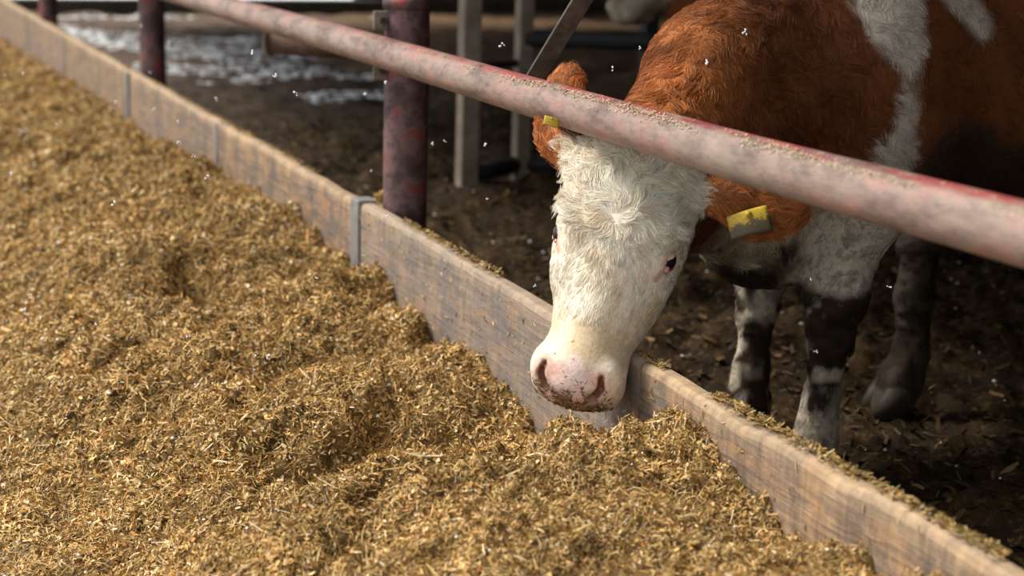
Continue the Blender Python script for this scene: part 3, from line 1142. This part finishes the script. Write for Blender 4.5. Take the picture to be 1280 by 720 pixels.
# caked mud and hoof-side lumps: relief along the normal
CV2 = CV + CN * (m0['mud'] * m0['wl'] * (.004 + .006 * fbm(CV * 32, 2, 51)))[:, None]
t = NT('cow_hide', 0.75, 0.15)
cc = t.attr('col')
n = t.noise(t.coords(), 140, 3)
t.color(t.mixc(0.35, cc, t.ramp(n, [(0.3, (0.55, 0.55, 0.55)), (0.7, (1.25, 1.25, 1.25))]), 'MULTIPLY'))
t.bump(n, 0.3, 0.003)
MAT_HIDE = t.m
cow = empty('cow', (1.2, 3.13, 0))
tag(cow, 'brown and white cow reaching its white face under the red rail over the boards', 'cow')
link('body', np_mesh('body', CV2, CF, c0, True), MAT_HIDE, cow)

# hooves
MAT_HOOF = mat_simple('dark_hoof', (0.02, 0.016, 0.012), (0.06, 0.045, 0.035), 30, 0.6)
for pts, rad in LEGS:
    p = np.array(pts[-1])
    for sg in (-1, 1):
        bm = bmesh.new()
        rings = []
        for (z, rx, ry, ox) in ((-.02, .058, .034, -.012), (.02, .052, .031, -.004), (.055, .040, .026, .006)):
            rings.append([bm.verts.new((p[0] + ox + rx * math.cos(2 * math.pi * k / 16), p[1] + sg * .030 + ry * math.sin(2 * math.pi * k / 16), z)) for k in range(16)])
        for r0, r1 in zip(rings[:-1], rings[1:]):
            for k in range(16):
                bm.faces.new((r0[k], r0[(k + 1) % 16], r1[(k + 1) % 16], r1[k]))
        bm.faces.new(rings[0][::-1])
        bm.faces.new(rings[-1])
        obj('hoof', bm, MAT_HOOF, cow, True)


# eyes
def sphere_bm(bm, c, r, B=None, u=20, v=14, sel=None):
    ret = bmesh.ops.create_uvsphere(bm, u_segments=u, v_segments=v, radius=1.0)
    B = np.eye(3) if B is None else B
    r = np.ones(3) * r
    dead = []
    for vt in ret['verts']:
        q = np.array(vt.co)
        if sel is not None and not sel(q):
            dead.append(vt)
        vt.co = Vector(np.asarray(c) + B @ (q * r))
    if dead:
        bmesh.ops.delete(bm, geom=dead, context='VERTS')


MAT_EYE = mat_simple('dark_wet_eye', (0.010, 0.007, 0.008), (0.03, 0.02, 0.022), 60, 0.08, 0, 0.6, 0)
MAT_LID = mat_simple('pink_eyelid', (0.66, 0.33, 0.23), (0.76, 0.46, 0.35), 60, 0.5)
MAT_LID2 = mat_simple('pale_eyelid', (0.66, 0.50, 0.40), (0.78, 0.66, 0.54), 60, 0.6)
MAT_CARUNCLE = mat_simple('pink_eye_corner', (0.55, 0.22, 0.20), (0.70, 0.36, 0.36), 60, 0.3)
for sg in (-1, 1):
    ec = HL(.205, sg * .103, -.054)
    bm = bmesh.new()
    sphere_bm(bm, ec, .0215 * HS, HB)
    ey = obj('eye', bm, MAT_EYE, cow, True)
    # lids: shells around the ball, open along a slit that slants down to the muzzle
    up = np.array([-.56, 0, .83])
    for nm, cut, kk in (('upper_lid', .58 if sg > 0 else .80, 1), ('lower_lid', -.50, -1)):
        bm = bmesh.new()
        if kk > 0:
            sphere_bm(bm, ec, .0242 * HS, HB, 36, 26, sel=lambda q: q @ up > cut)
        else:
            sphere_bm(bm, ec, .0242 * HS, HB, 36, 26, sel=lambda q: q @ up < cut)
        obj(nm, bm, MAT_LID2 if kk > 0 else MAT_LID, ey, True)
    bm = bmesh.new()
    sphere_bm(bm, HL(.2245, sg * .111, -.046), (.0075, .006, .005) if sg > 0 else (.005, .004, .0035), HB, 12, 8)
    obj('eye_corner', bm, MAT_CARUNCLE, ey, True)

# ear tags
t = NT('yellow_tag', 0.5, 0.4)
v = t.coords()
n1 = t.noise(v, 70, 5, 0.7)
tc = t.n('ShaderNodeTexCoord')
sp = t.n('ShaderNodeSeparateXYZ')
t.l(tc.outputs['Generated'], sp.inputs[0])
at = t.n('ShaderNodeAttribute', _attribute_name='mud')
k = t.math('ADD', at.outputs['Fac'], t.math('MULTIPLY', t.math('SUBTRACT', n1, 0.5), 1.1))
mr = t.n('ShaderNodeMapRange')
mr.inputs['From Min'].default_value = 0.34
mr.inputs['From Max'].default_value = 0.46
t.l(k, mr.inputs['Value'])
t.color(t.mixc(t.math('MULTIPLY', mr.outputs[0], 0.92), t.ramp(n1, [(0.3, (0.36, 0.24, 0.02)), (0.7, (0.60, 0.43, 0.05))]), (0.075, 0.062, 0.05)))
MAT_TAG = t.m


def tag_plate(corners, thick, label, mud0, mud1):
    """corners: tl, tr, br, bl"""
    tl, tr, br, bl = [np.asarray(c) for c in corners]
    nr = np.cross(tr - tl, bl - tl)
    nr /= np.linalg.norm(nr)
    nu, nv = 10, 8
    wd_ = float(np.linalg.norm(tr - tl))
    V, mu = [], []
    for lay in (0, 1):
        for j in range(nv + 1):
            for i in range(nu + 1):
                u, w = i / nu, j / nv
                p = (tl * (1 - u) + tr * u) * (1 - w) + (bl * (1 - u) + br * u) * w
                p = p + nr * wd_ * (.07 * math.sin(math.pi * u) + .035 * math.sin(math.pi * w)) * -1 + nr * lay * thick
                V.append(p)
                mu.append(mud0 + (mud1 - mud0) * w)
    F = []
    W = nu + 1
    o2 = W * (nv + 1)
    for j in range(nv):
        for i in range(nu):
            q = j * W + i
            F.append((q, q + 1, q + W + 1, q + W))
            F.append((o2 + q, o2 + q + W, o2 + q + W + 1, o2 + q + 1))
    rim = [i for i in range(W)] + [j * W + nu for j in range(1, nv + 1)] + [nv * W + i for i in range(nu - 1, -1, -1)] + [j * W for j in range(nv - 1, 0, -1)]
    for x, y in zip(rim, rim[1:] + rim[:1]):
        F.append((x, o2 + x, o2 + y, y))
    me = np_mesh('ear_tag', np.array(V), np.array(F), None, False)
    aa = me.attributes.new('mud', 'FLOAT', 'POINT')
    aa.data.foreach_set('value', np.array(mu, dtype=np.float32))
    o = link('ear_tag', me, MAT_TAG, cow)
    tag(o, label)
    ctr = (tl + tr) / 2 * .82 + (bl + br) / 2 * .18
    bm = bmesh.new()
    tube_bm(bm, [ctr - nr * wd_ * .12, ctr + nr * wd_ * .12], wd_ * .08, 14)
    obj('stud', bm, MAT_TAG, o, True)


dt = dl - 0.02
tag_plate([at_depth(908, 271, dt), at_depth(958, 256, dt + .012), at_depth(967, 288, dt - .004), at_depth(914, 300, dt - .012)], .0025,
          'large yellow ear tag half covered in dark mud', .05, .80)
dt = dr - 0.005
tag_plate([at_depth(681, 144, dt), at_depth(699, 149, dt + .003), at_depth(697, 160, dt), at_depth(679, 155, dt - .003)], .0025,
          'small yellow ear tag just below the rail', .1, .35)


# ------------------------------------------------------------------ fur
def sample_surface(V, F, dens, rng):
    """roots on quads; dens(P) roots per square metre at face centres"""
    ctr = V[F].mean(1)
    ar = 0.5 * np.linalg.norm(np.cross(V[F[:, 2]] - V[F[:, 0]], V[F[:, 3]] - V[F[:, 1]]), axis=1)
    lam = ar * dens(ctr)
    k = rng.poisson(lam)
    fi = np.repeat(np.arange(len(F)), k)
    u, w = rng.random(len(fi)), rng.random(len(fi))
    Q = V[F[fi]]
    P = ((Q[:, 0] * (1 - u)[:, None] + Q[:, 1] * u[:, None]) * (1 - w)[:, None]
         + (Q[:, 3] * (1 - u)[:, None] + Q[:, 2] * u[:, None]) * w[:, None])
    return P, fi


def fur_density(P):
    h = (P - HT) @ HB / HS
    d = np.full(len(P), 16000.0)
    head = (np.abs(h[:, 1]) < .2) & (h[:, 0] > -.08) & (h[:, 2] > -.3)
    d[P[:, 0] < .75] = 42000
    d[P[:, 0] > 1.3] = 7000
    d[head] = 150000
    d[head & (h[:, 2] < -.15)] = 90000
    d[P[:, 2] < .62] = np.where(head[P[:, 2] < .62], d[P[:, 2] < .62], 45000)
    d[ear_mask(P)] = 110000
    back = (P[:, 1] > 3.22)
    d[back & ~head] *= .3
    return d


rng = np.random.default_rng(5)
RP, RF = sample_surface(CV2, CF, fur_density, rng)
fn = np.cross(CV2[CF[:, 2]] - CV2[CF[:, 0]], CV2[CF[:, 3]] - CV2[CF[:, 1]])
fn /= np.linalg.norm(fn, axis=1, keepdims=True) + 1e-12
RN = CN[CF[RF]].mean(1)
RN /= np.linalg.norm(RN, axis=1, keepdims=True)
rc, rm = coat(RP)
bare = (rm['pad'] > .35) | (rm['eye'] < .0215) | (rm['tear'] < .005) | (rm['dn'] < .016) | (RP[:, 2] < .03)
keep = ~bare
RP, RN, rc = RP[keep], RN[keep], rc[keep]
rm = {k: (v[keep]) for k, v in rm.items()}
nR = len(RP)
h = rm['h']
a, s, nn_ = h[:, 0], h[:, 1], h[:, 2]
ishead = (rm['wf'] > .3) & ~rm['em']
# flow ----------------------------------------------------------------
flow = np.tile(np.array([.75, .05, -.66]), (nR, 1))                 # trunk: back and down
wn_ = sstep(.55, .30, RP[:, 0])[:, None]
flow = flow * (1 - wn_) + wn_ * np.array([.25, .30, -.92])           # neck: down
flow = flow * (1 - rm['wl'][:, None]) + rm['wl'][:, None] * np.array([.1, 0, -1.0])
# face: a whorl between the eyes, hair parting from it
da, ds = a - .165, s - .004
rad = np.sqrt(da * da + ds * ds) + 1e-4
fa = da / rad
fs = ds / rad
down = sstep(.0, .12, da)
fa = fa * (1 - down) + down * (.95)
fs = fs * (1 - down) + down * (ds * 4.0)
upw = sstep(.0, -.10, da)
sw = upw * .9
fa, fs = fa * np.cos(sw * np.sign(ds)) - fs * np.sin(sw * np.sign(ds)) * .4, fs + upw * np.sign(ds) * .6
side = sstep(.085, .12, np.abs(s)) + sstep(-.09, -.14, nn_)
side = np.clip(side, 0, 1)
fnn = -.55 * side
fa = fa * (1 - .3 * side) + .25 * side
hf = fa[:, None] * A_ + fs[:, None] * S_ + fnn[:, None] * N_
flow[ishead] = hf[ishead]
for (c, d, w, nrm, hl, hw, base) in EAR_INFO:
    me_ = rm['em'] & (np.linalg.norm(RP - c, axis=1) < .16)
    d = d / np.linalg.norm(d)
    flow[me_] = d + np.array([0, 0, -.35])
# low frequency swirl makes neighbours lie together
sw1 = np.stack([fbm(RP * 11, 2, 61 + k) for k in range(3)], 1)
amp = np.where(ishead & (a < .17), .72, np.where(ishead, .42, .75))
flow = flow / (np.linalg.norm(flow, axis=1, keepdims=True) + 1e-9) + sw1 * amp[:, None] + rng.normal(0, .10, (nR, 3))
flow -= RN * (flow * RN).sum(1, keepdims=True)
flow /= np.linalg.norm(flow, axis=1, keepdims=True) + 1e-9
# length
ln = np.full(nR, .022)
ln[RP[:, 0] < .6] = .034
ln = np.where(ishead, .019 + .036 * sstep(.25, .10, a) + .014 * sstep(.06, -.02, a), ln)
ln = np.where(ishead & (np.abs(s) > .10) & (a < .12), .042, ln)
ln[rm['em']] = .030
ln[rm['wl'] > .5] = .015
ln = np.where(ishead, np.minimum(ln, .008 + .018 * sstep(.48, .26, a) + 9 * (a < .24)), ln)
ln = np.where(rm['eye'] < .055, ln * .45, ln)
ln *= rng.uniform(.65, 1.25, nR)
lift = np.where(ishead & (a < .2), .38, .28) + rng.normal(0, .08, nR)
lift[ishead & (a > .3)] = .22
KP = 6
tt = np.linspace(0, 1, KP)
sidev = np.cross(RN, flow)
ph = fbm(RP * 16, 2, 71) * 3.0
wav = np.where(ishead & (a < .20), .36, np.where(ishead, .12, .30))
PTS = np.zeros((nR, KP, 3))
for k, u in enumerate(tt):
    curve_in = lift * (u - .75 * u * u)
    PTS[:, k] = (RP + flow * (ln * u)[:, None] + RN * (ln * curve_in)[:, None]
                 + sidev * (ln * wav * np.sin(4.8 * u + ph * 2) * u)[:, None])
PTS[:, :, :] -= (RN * .001)[:, None, :]
# clumping towards guide hairs
gi = rng.choice(nR, nR // 34, replace=False)
kd = kdtree.KDTree(len(gi))
for i, g in enumerate(gi):
    kd.insert(RP[g], i)
kd.balance()
near = np.array([gi[kd.find(p)[1]] for p in RP])
cw = np.where(ishead & (a < .2), .8, np.where(ishead, .66, .68)) * np.clip(rng.normal(1, .25, nR), 0, 1.3)
cw[rm['em']] *= .5
okc = np.linalg.norm(RP - RP[near], axis=1) < .03
cw *= okc
for k, u in enumerate(tt):
    w = (cw * u ** 1.3)[:, None]
    tgt = PTS[near, k] + (RP - RP[near]) * .25
    PTS[:, k] = PTS[:, k] * (1 - w) + tgt * w
hv = rng.normal(0, 1, nR)
bright = np.clip(1 + .19 * hv + .26 * fbm(RP * 55, 2, 91), .5, 1.5)
HC = np.clip(rc * np.where(rm['em'], bright ** 1.8, bright)[:, None], 0, .92)
rad0 = np.where(ishead | rm['em'], .00042, .0006)
rad0 = np.where(RP[:, 0] > 1.3, .0011, rad0)
cu = bpy.data.hair_curves.new('fur')
cu.add_curves([KP] * nR)
cu.points.foreach_set('position', PTS.astype(np.float32).ravel())
prof = np.array([1, 1, .95, .8, .55, .15])
rr = (rad0[:, None] * prof[None]).astype(np.float32)
cu.points.foreach_set('radius', rr.ravel())
ca = cu.attributes.new('col', 'FLOAT_COLOR', 'CURVE')
cb = np.ones((nR, 4), np.float32)
cb[:, :3] = HC
ca.data.foreach_set('color', cb.ravel())
t = NT('cow_hair', 0.5, 0.18)
t.color(t.attr('col'))
cu.materials.append(t.m)
fur = bpy.data.objects.new('fur', cu)
COL.objects.link(fur)
fur.parent = cow
fur.matrix_parent_inverse = Matrix.Translation(-Vector(cow.location))
tag(fur, kind='stuff')
print('hairs', nR, 'body verts', len(CV2))

# crumbs of feed stuck on nose and nose bridge
hh = (CV2 - HT) @ HB / HS
sel = np.where((hh[:, 0] > .40) & (hh[:, 2] > -.10) & (np.abs(hh[:, 1]) < .08) & (CN @ A_ + CN @ N_ * .8 > .3))[0]
wgt = (sstep(.455, .525, hh[sel, 0]) ** 2 * (1 + 3.5 * (fbm(CV2[sel] * 60, 2, 3) > .1)) + .02)
pick = rng.choice(sel, 620, p=wgt / wgt.sum())
cc = np.array([[.16, .085, .035], [.28, .16, .06], [.07, .04, .02]])[rng.integers(0, 3, 620)]
V, F, C = blades(CV2[pick] + CN[pick] * .001, CN[pick], rng.uniform(.003, .011, 620), rng.uniform(.001, .0024, 620), rng, .25, .2, cc)
tag(link('feed_crumbs', np_mesh('feed_crumbs', V, F, C), MAT_BITS, cow), kind='stuff')

# ------------------------------------------------------------------ a second cow standing behind
B2 = np.array([[-.62, .17, -.766], [.15, -.93, -.33], [-.766, -.32, .55]])
a2 = np.array([-.42, .05, -.90]); a2 /= np.linalg.norm(a2)
n2_ = np.array([-.78, -.15, .58]); n2_ -= a2 * (a2 @ n2_); n2_ /= np.linalg.norm(n2_)
B2 = np.stack([a2, np.cross(n2_, a2), n2_], 1)
T2 = np.array([.30, 3.13, 1.28])
S = Field((np.arange(-.22, 2.45, .02), np.arange(2.6, 3.66, .02), np.arange(-.03, 1.62, .02)))
L2 = [([(.78, 2.98, .72), (.75, 2.98, .60), (.72, 3.0, .385), (.71, 3.0, .31), (.70, 3.0, .14), (.67, 3.0, .0)], [.12, .09, .06, .05, .042, .055]),
      ([(.78, 3.28, .72), (.80, 3.28, .60), (.80, 3.27, .385), (.80, 3.27, .31), (.79, 3.27, .14), (.76, 3.27, .0)], [.12, .09, .06, .05, .042, .055]),
      (LEGS[2][0], LEGS[2][1]), ([(1.86, 3.28, .85), (1.75, 3.32, .66), (2.05, 3.27, .50), (1.98, 3.27, .3), (1.95, 3.27, .14), (1.9, 3.27, 0)], [.18, .13, .06, .05, .045, .055])]
e2 = []
for sg in (-1, 1):
    b = T2 + B2 @ np.array([.065, sg * .105, -.085])
    d = B2[:, 1] * sg + np.array([.2, 0, .1])
    e2.append((b + d * .10, d, 0, np.array([-1.0, 0, .4]), .095, .055, b))
body_parts(S, [((.42, 3.13, 1.18), (.80, 3.13, .95), .13, .26, .85), ((.42, 3.13, 1.10), (.58, 3.13, .70), .10, .12, .7), ((.36, 3.13, 1.05), (.46, 3.13, .72), .07, .10, .6)],
           [((.36, 3.13, 1.26), (.88, 3.13, 1.24), .09, .13)], L2)
head_parts(S, T2, B2, 1.0, e2)
V2, F2 = S.mesh()
del S
V2 = smooth_mesh(V2, F2, 2)
V2 = V2 + vert_normals(V2, F2) * (.012 * fbm(V2 * 14, 2, 33))[:, None]
h2 = (V2 - T2) @ B2
nz = fbm(V2 * 5, 3, 11)
c2 = mix3((.20, .065, .022), (.30, .10, .035), np.clip(.5 + nz, 0, 1))
c2 = mix3(c2, mix3((.20, .15, .10), (.46, .41, .33), np.clip(.5 + fbm(V2 * 18, 2, 35), 0, 1)), sstep(.12, .16, h2[:, 0] + .06 * nz) * (h2[:, 0] < .6) * (h2[:, 2] > -.19) * (np.abs(h2[:, 1]) < .2))
c2 = mix3(c2, MUD, sstep(.6, .45, V2[:, 2] + .1 * nz))
cow2 = empty('cow', (1.2, 3.13, 0))
tag(cow2, 'blurred cow standing farther back, only its pale muzzle and brown neck in view', 'cow')
link('body', np_mesh('body', V2, F2, c2, True), MAT_HIDE, cow2)
for sg in (-1, 1):
    bm = bmesh.new()
    sphere_bm(bm, T2 + B2 @ np.array([.205, sg * .104, -.054]), .0215, B2, 12, 8)
    obj('eye', bm, MAT_EYE, cow2, True)
# bring it to its place: muzzle at the top of the picture left of the first cow's neck
mz = T2 + B2 @ np.array([.46, 0, -.08])
tgt = at_depth(786, -24, 6.6)
cow2.location = (cow2.location.x + tgt[0] - mz[0], cow2.location.y + tgt[1] - mz[1], 0.0)
print('second muzzle z', mz[2], 'wanted', tgt[2])

# ------------------------------------------------------------------ fodder
FKEY_Y = np.array([0.8, 1.7, 2.05, 2.25, 2.40, 2.60, 2.80, 2.95, 3.15, 3.45, 3.9, 4.3, 4.8, 6, 8, 10, 14])
FKEY_Z = np.array([.27, .275, .262, .268, .290, .235, .145, .115, .135, .160, .18, .20, .195, .175, .125, .11, .03])
PITS = []   # x, y, radius along x, along y, depth
for (px, py, rx, ry, dz) in ((246, 382, .12, .20, .12), (225, 362, .06, .09, .06), (372, 590, .17, .12, .11), (455, 578, .17, .10, .06), (335, 585, .06, .06, .06), (300, 458, .10, .07, .045),
                             (486, 694, .12, .06, .07), (600, 655, .08, .07, .045), (480, 540, .10, .12, .07), (560, 545, .09, .10, .05), (150, 255, .10, .12, .05),
                             (540, 440, .06, .15, .05), (95, 215, .10, .15, .05), (445, 405, .08, .1, .03)):
    p = at_z(px, py, .15)
    PITS.append((p[0], p[1], rx, ry, dz))
HUMPS = []
for (px, py, rx, ry, dz) in ((430, 390, .13, .16, .05), (240, 460, .16, .12, .05), (460, 475, .13, .11, .05), (640, 555, .09, .10, .05), (180, 330, .2, .2, .04), (430, 650, .15, .07, .05),
                             (700, 620, .12, .09, .05), (870, 600, .06, .06, .03), (130, 480, .2, .15, .04), (540, 700, .12, .05, .04), (340, 300, .14, .3, .05), (160, 200, .14, .5, .05)):
    p = at_z(px, py, .18)
    HUMPS.append((p[0], p[1], rx, ry, dz))


def fodder_h(X, Y, fine=True):
    zc = np.interp(Y, FKEY_Y, FKEY_Z)
    toe = sstep(-1.28 + .14 * sstep(3.3, 2.6, Y), -.72, X + .06 * vnoise(np.stack([X * 2, Y * 2.2, X * 0], -1), 4))
    mid = .05 * np.exp(-((X + .45) / .28) ** 2)
    z = (zc * sstep(-.9, 0.0, X) * .40 + zc * .60 + mid) * toe + .012
    for (x, y, rx, ry, d) in HUMPS:
        z = z + d * np.exp(-((X - x) / rx) ** 2 - ((Y - y) / ry) ** 2)
    for (x, y, rx, ry, d) in PITS:
        l = (X - x) * .92 - (Y - y) * .39
        w = (X - x) * .39 + (Y - y) * .92
        r2 = (l / np.where(l < 0, rx * .6, rx * 1.25)) ** 2 + (w / ry) ** 2
        z = z - 1.7 * d * np.exp(-r2 ** 1.6)
    P = np.stack([X, Y, X * 0], -1)
    amp = .35 + .65 * toe
    z = z + amp * (.033 * fbm(P * 4.6, 2, 101) + .026 * fbm(P * 12, 2, 111))
    if fine:
        z = z + amp * (.017 * np.abs(fbm(P * 28, 2, 121)) + .006 * vnoise(P * 80, 131))
    return np.maximum(z, .002)


xs = np.linspace(-1.75, -0.001, 250)
ys = np.concatenate([np.linspace(.8, 1.6, 40)[:-1], np.linspace(1.6, 4.6, 420)[:-1], np.linspace(4.6, 8, 240)[:-1], np.linspace(8, 14.2, 180)])
GX, GY = np.meshgrid(xs, ys, indexing='ij')
GZ = fodder_h(GX, GY)
V = np.stack([GX, GY, GZ], -1).reshape(-1, 3)
ii, jj = np.meshgrid(np.arange(len(xs) - 1), np.arange(len(ys) - 1), indexing='ij')
q = (ii * len(ys) + jj).ravel()
F = np.stack([q, q + len(ys), q + len(ys) + 1, q + 1], 1)
nb = fbm(V * 60, 3, 7)
nb2 = fbm(V * 7, 2, 9)
cb = mix3((.085, .05, .017), (.27, .17, .06), np.clip(.5 + .7 * nb, 0, 1))  # underlayer kept dark so gaps between the stalks look shaded
thin = sstep(.05, .02, V[:, 2])
cb = mix3(cb, (.27, .24, .20), thin * np.clip(.5 + nb, 0, 1))
heap = link('silage', np_mesh('silage', V, F, cb, True), mat_vcol('silage_mass', .85, .2, 220, .55, .8))
tag(heap, 'thick bed of chopped yellow-brown silage heaped along the boards', 'fodder', kind='stuff')

NB = 680000
rng = np.random.default_rng(21)
u = rng.random(NB)
Y = 1.3 * (1 - u * (1 - (13.5 / 1.3) ** -0.6)) ** (-1 / 0.6)            # denser towards the near end
X = -rng.random(NB) ** 1.0 * 1.62
far = np.clip(Y / 3.3, .6, 4.2)
e = .004
Z = fodder_h(X, Y)
zx = (fodder_h(X + e, Y) - Z) / e
zy = (fodder_h(X, Y + e) - Z) / e
N = np.stack([-zx, -zy, np.ones(NB)], 1)
N /= np.linalg.norm(N, axis=1, keepdims=True)
keep = ((Z > .016) | (rng.random(NB) < .35)) & (rng.random(NB) < np.clip(.62 / N[:, 2], 0, 1))
ln = rng.gamma(2.2, .0058, NB).clip(.004, .045) * far ** .6
wd = rng.uniform(.0011, .0036, NB) * far ** .7
chip = rng.random(NB) < .16
ln[chip] = rng.uniform(.006, .014, chip.sum()) * far[chip] ** .5
wd[chip] = rng.uniform(.004, .008, chip.sum()) * far[chip] ** .5
P = np.stack([X, Y, Z + .001 + rng.random(NB) ** 1.5 * .012], 1)
keep &= (X < -.5 * ln - .002)
P, N, ln, wd = P[keep], N[keep], ln[keep], wd[keep]
idx = rng.choice(len(PALETTE), len(P), p=PAL_W / PAL_W.sum())
patch = 1 + .22 * fbm(P * 9, 3, 141)
cols = PALETTE[idx] * np.array([1.12, 1.06, 1.08]) * rng.uniform(.7, 1.35, (len(P), 1)) * patch[:, None]
V, F, C = blades(P, N, ln, wd, rng, .42, .35, cols)
print('stalks', len(P))
bits = link('chopped_stalks', np_mesh('chopped_stalks', V, F, C), MAT_BITS, heap)
tag(bits, kind='stuff')
# longer straws and orange chips lying on top
nn = 900
Y = 1.5 * (9.0 / 1.5) ** rng.random(nn)
X = -rng.random(nn) * 1.3 - .03
P = np.stack([X, Y, fodder_h(X, Y) + .008], 1)
N = np.tile([0, 0, 1.0], (nn, 1)) + rng.normal(0, .25, (nn, 3))
N /= np.linalg.norm(N, axis=1, keepdims=True)
cols = np.array([[.66, .50, .26], [.74, .62, .40], [.55, .27, .08], [.50, .36, .13]])[rng.choice(4, nn, p=[.4, .25, .15, .2])]
V, F, C = blades(P, N, rng.uniform(.03, .075, nn), rng.uniform(.002, .0045, nn), rng, .18, .35, cols)
tag(link('straw', np_mesh('straw', V, F, C), MAT_BITS, heap), kind='stuff')

# fodder lump behind the board at the nearest post
nn = 2500
P = np.stack([rng.normal(.085, .022, nn), rng.normal(4.43, .05, nn), np.zeros(nn)], 1)
P[:, 2] = .40 * np.exp(-((P[:, 0] - .085) / .06) ** 2 - ((P[:, 1] - 4.43) / .12) ** 2) + rng.uniform(0, .02, nn)
P = P[(P[:, 0] > .05) & (np.hypot(P[:, 0] - .112, P[:, 1] - 4.303) > .066)]
V, F, C = blades(P, np.tile([0, 0, 1.0], (len(P), 1)), rng.uniform(.01, .03, len(P)), rng.uniform(.003, .007, len(P)), rng, .4)
tag(link('spilled_silage', np_mesh('spilled_silage', V, F, C), MAT_BITS), 'small clump of spilled silage wedged against the nearest thick post', 'fodder', kind='stuff')

# trodden straw and clods on the pen ground
nn = 14000
X = .07 + rng.random(nn) ** 1.4 * 4.5
Y = 1.6 + rng.random(nn) ** 1.2 * 8
P = np.stack([X, Y, ground_h(X, Y) + .004], 1)
cols = np.array([[.05, .03, .015], [.10, .06, .025], [.20, .12, .045], [.03, .02, .012]])[rng.choice(4, nn, p=[.35, .33, .12, .2])]
V, F, C = blades(P, np.tile([0, 0, 1.0], (nn, 1)), rng.uniform(.015, .06, nn), rng.uniform(.004, .016, nn), rng, .35, .4, cols)
tag(link('trampled_straw', np_mesh('trampled_straw', V, F, C), MAT_BITS), 'dark trampled straw and dung litter lying over the pen ground', 'litter', kind='stuff')


# ------------------------------------------------------------------ snow
def lumps(centres, radii, rng, flat=.45):
    ico = bmesh.new()
    bmesh.ops.create_icosphere(ico, subdivisions=1, radius=1.0)
    bv = np.array([v.co for v in ico.verts])
    bf = np.array([[v.index for v in f.verts] for f in ico.faces])
    ico.free()
    n = len(centres)
    jit = rng.uniform(.7, 1.3, (n, len(bv), 1))
    V = bv[None] * jit * radii[:, None, None] * np.array([1, 1, flat]) + centres[:, None]
    F = bf[None] + (np.arange(n) * len(bv))[:, None, None]
    return V.reshape(-1, 3), F.reshape(-1, 3)


# patches on the ground of the open far end of the pen
cs, rs = [], []
X = rng.uniform(.2, 5.5, 26000)
Y = rng.uniform(8.2, 17.6, 26000)
k = fbm(np.stack([X * .55, Y * .9, X * 0], 1), 3, 201) + .22 * np.exp(-((Y - 11.2) / .8) ** 2) + .25 * sstep(13, 16, Y) - .8 * sstep(2.0, 3.0, X) - .5 * sstep(10.2, 8.8, Y)
m = (k > .30) & (rng.random(26000) < .55)
cs = np.stack([X[m], Y[m], ground_h(X[m], Y[m]) + .002], 1)
V, F = lumps(cs, rng.uniform(.010, .045, len(cs)), rng, .3)
tag(link('snow', np_mesh('snow', V, F, None, True), MAT_SNOW), 'thin white snow patches lying on the muddy ground far back', 'snow', kind='stuff')
# settled flakes on the fodder and on the near pen ground
nn = 700
Y = 1.6 * (12 / 1.6) ** rng.random(nn)
X = -rng.random(nn) * 1.5
c1 = np.stack([X, Y, fodder_h(X, Y) + .008], 1)
r1 = rng.uniform(.0015, .0045, nn) * np.clip(Y / 3, .8, 2.5)
nn = 260
X = .2 + rng.random(nn) * 3.0
Y = 2.0 + rng.random(nn) * 6
c2_ = np.stack([X, Y, ground_h(X, Y) + .006], 1)
r2 = rng.uniform(.002, .007, nn)
V, F = lumps(np.concatenate([c1, c2_]), np.concatenate([r1, r2]), rng, .6)
tag(link('settled_snow', np_mesh('settled_snow', V, F, None, True), MAT_SNOW), 'tiny settled snowflakes dotted over silage and mud', 'snow', kind='stuff')

# flakes in the air, each a small clump
FL = [(176, 32, 5), (212, 53, 4.6), (187, 91, 5), (315, 66, 3.4), (344, 95, 3.6), (370, 116, 3.3), (271, 124, 4.5), (6, 93, 5), (29, 92, 3.5), (71, 155, 3.8),
      (145, 126, 4.6), (222, 152, 3.9), (192, 137, 4.4), (259, 222, 3.5), (242, 195, 3.3), (14, 217, 4.2), (224, 177, 3.6), (556, 177, 3.6), (541, 179, 3.8),
      (457, 117, 4.0), (627, 57, 3.4), (482, 103, 3.7), (464, 214, 4.2), (609, 249, 3.3), (486, 270, 3.6), (766, 86, 3.2), (668, 357, 3.0), (884, 78, 2.95),
      (1013, 350, 2.9), (1112, 359, 3.1), (1020, 439, 2.8), (142, 254, 3.3), (189, 287, 3.4), (167, 238, 3.6), (395, 348, 3.2), (314, 362, 3.3), (235, 420, 3.2),
      (119, 405, 3.0), (37, 369, 3.0), (30, 387, 2.9), (334, 447, 3.1), (695, 147, 3.5), (607, 180, 3.6), (580, 80, 3.9), (930, 40, 3.0), (800, 60, 3.2)]
fm = []
for k in range(6):
    cs = rng.normal(0, .0018, (4, 3))
    V, F = lumps(cs, rng.uniform(.0012, .0024, 4), rng, 1.0)
    me = np_mesh('snowflake', V, F, None, True)
    me.materials.append(MAT_SNOW)
    fm.append(me)
for k, (px, py, dpt) in enumerate(FL):
    o = bpy.data.objects.new('snowflake', fm[k % 6])
    COL.objects.link(o)
    o.location = at_depth(px, py, dpt)
    o.rotation_euler = rng.uniform(0, 6, 3)
    s_ = rng.uniform(.7, 1.5)
    o.scale = (s_, s_, s_)
    tag(o, 'small white snowflake drifting in the air', 'snowflake', 'snowflakes falling through the air')
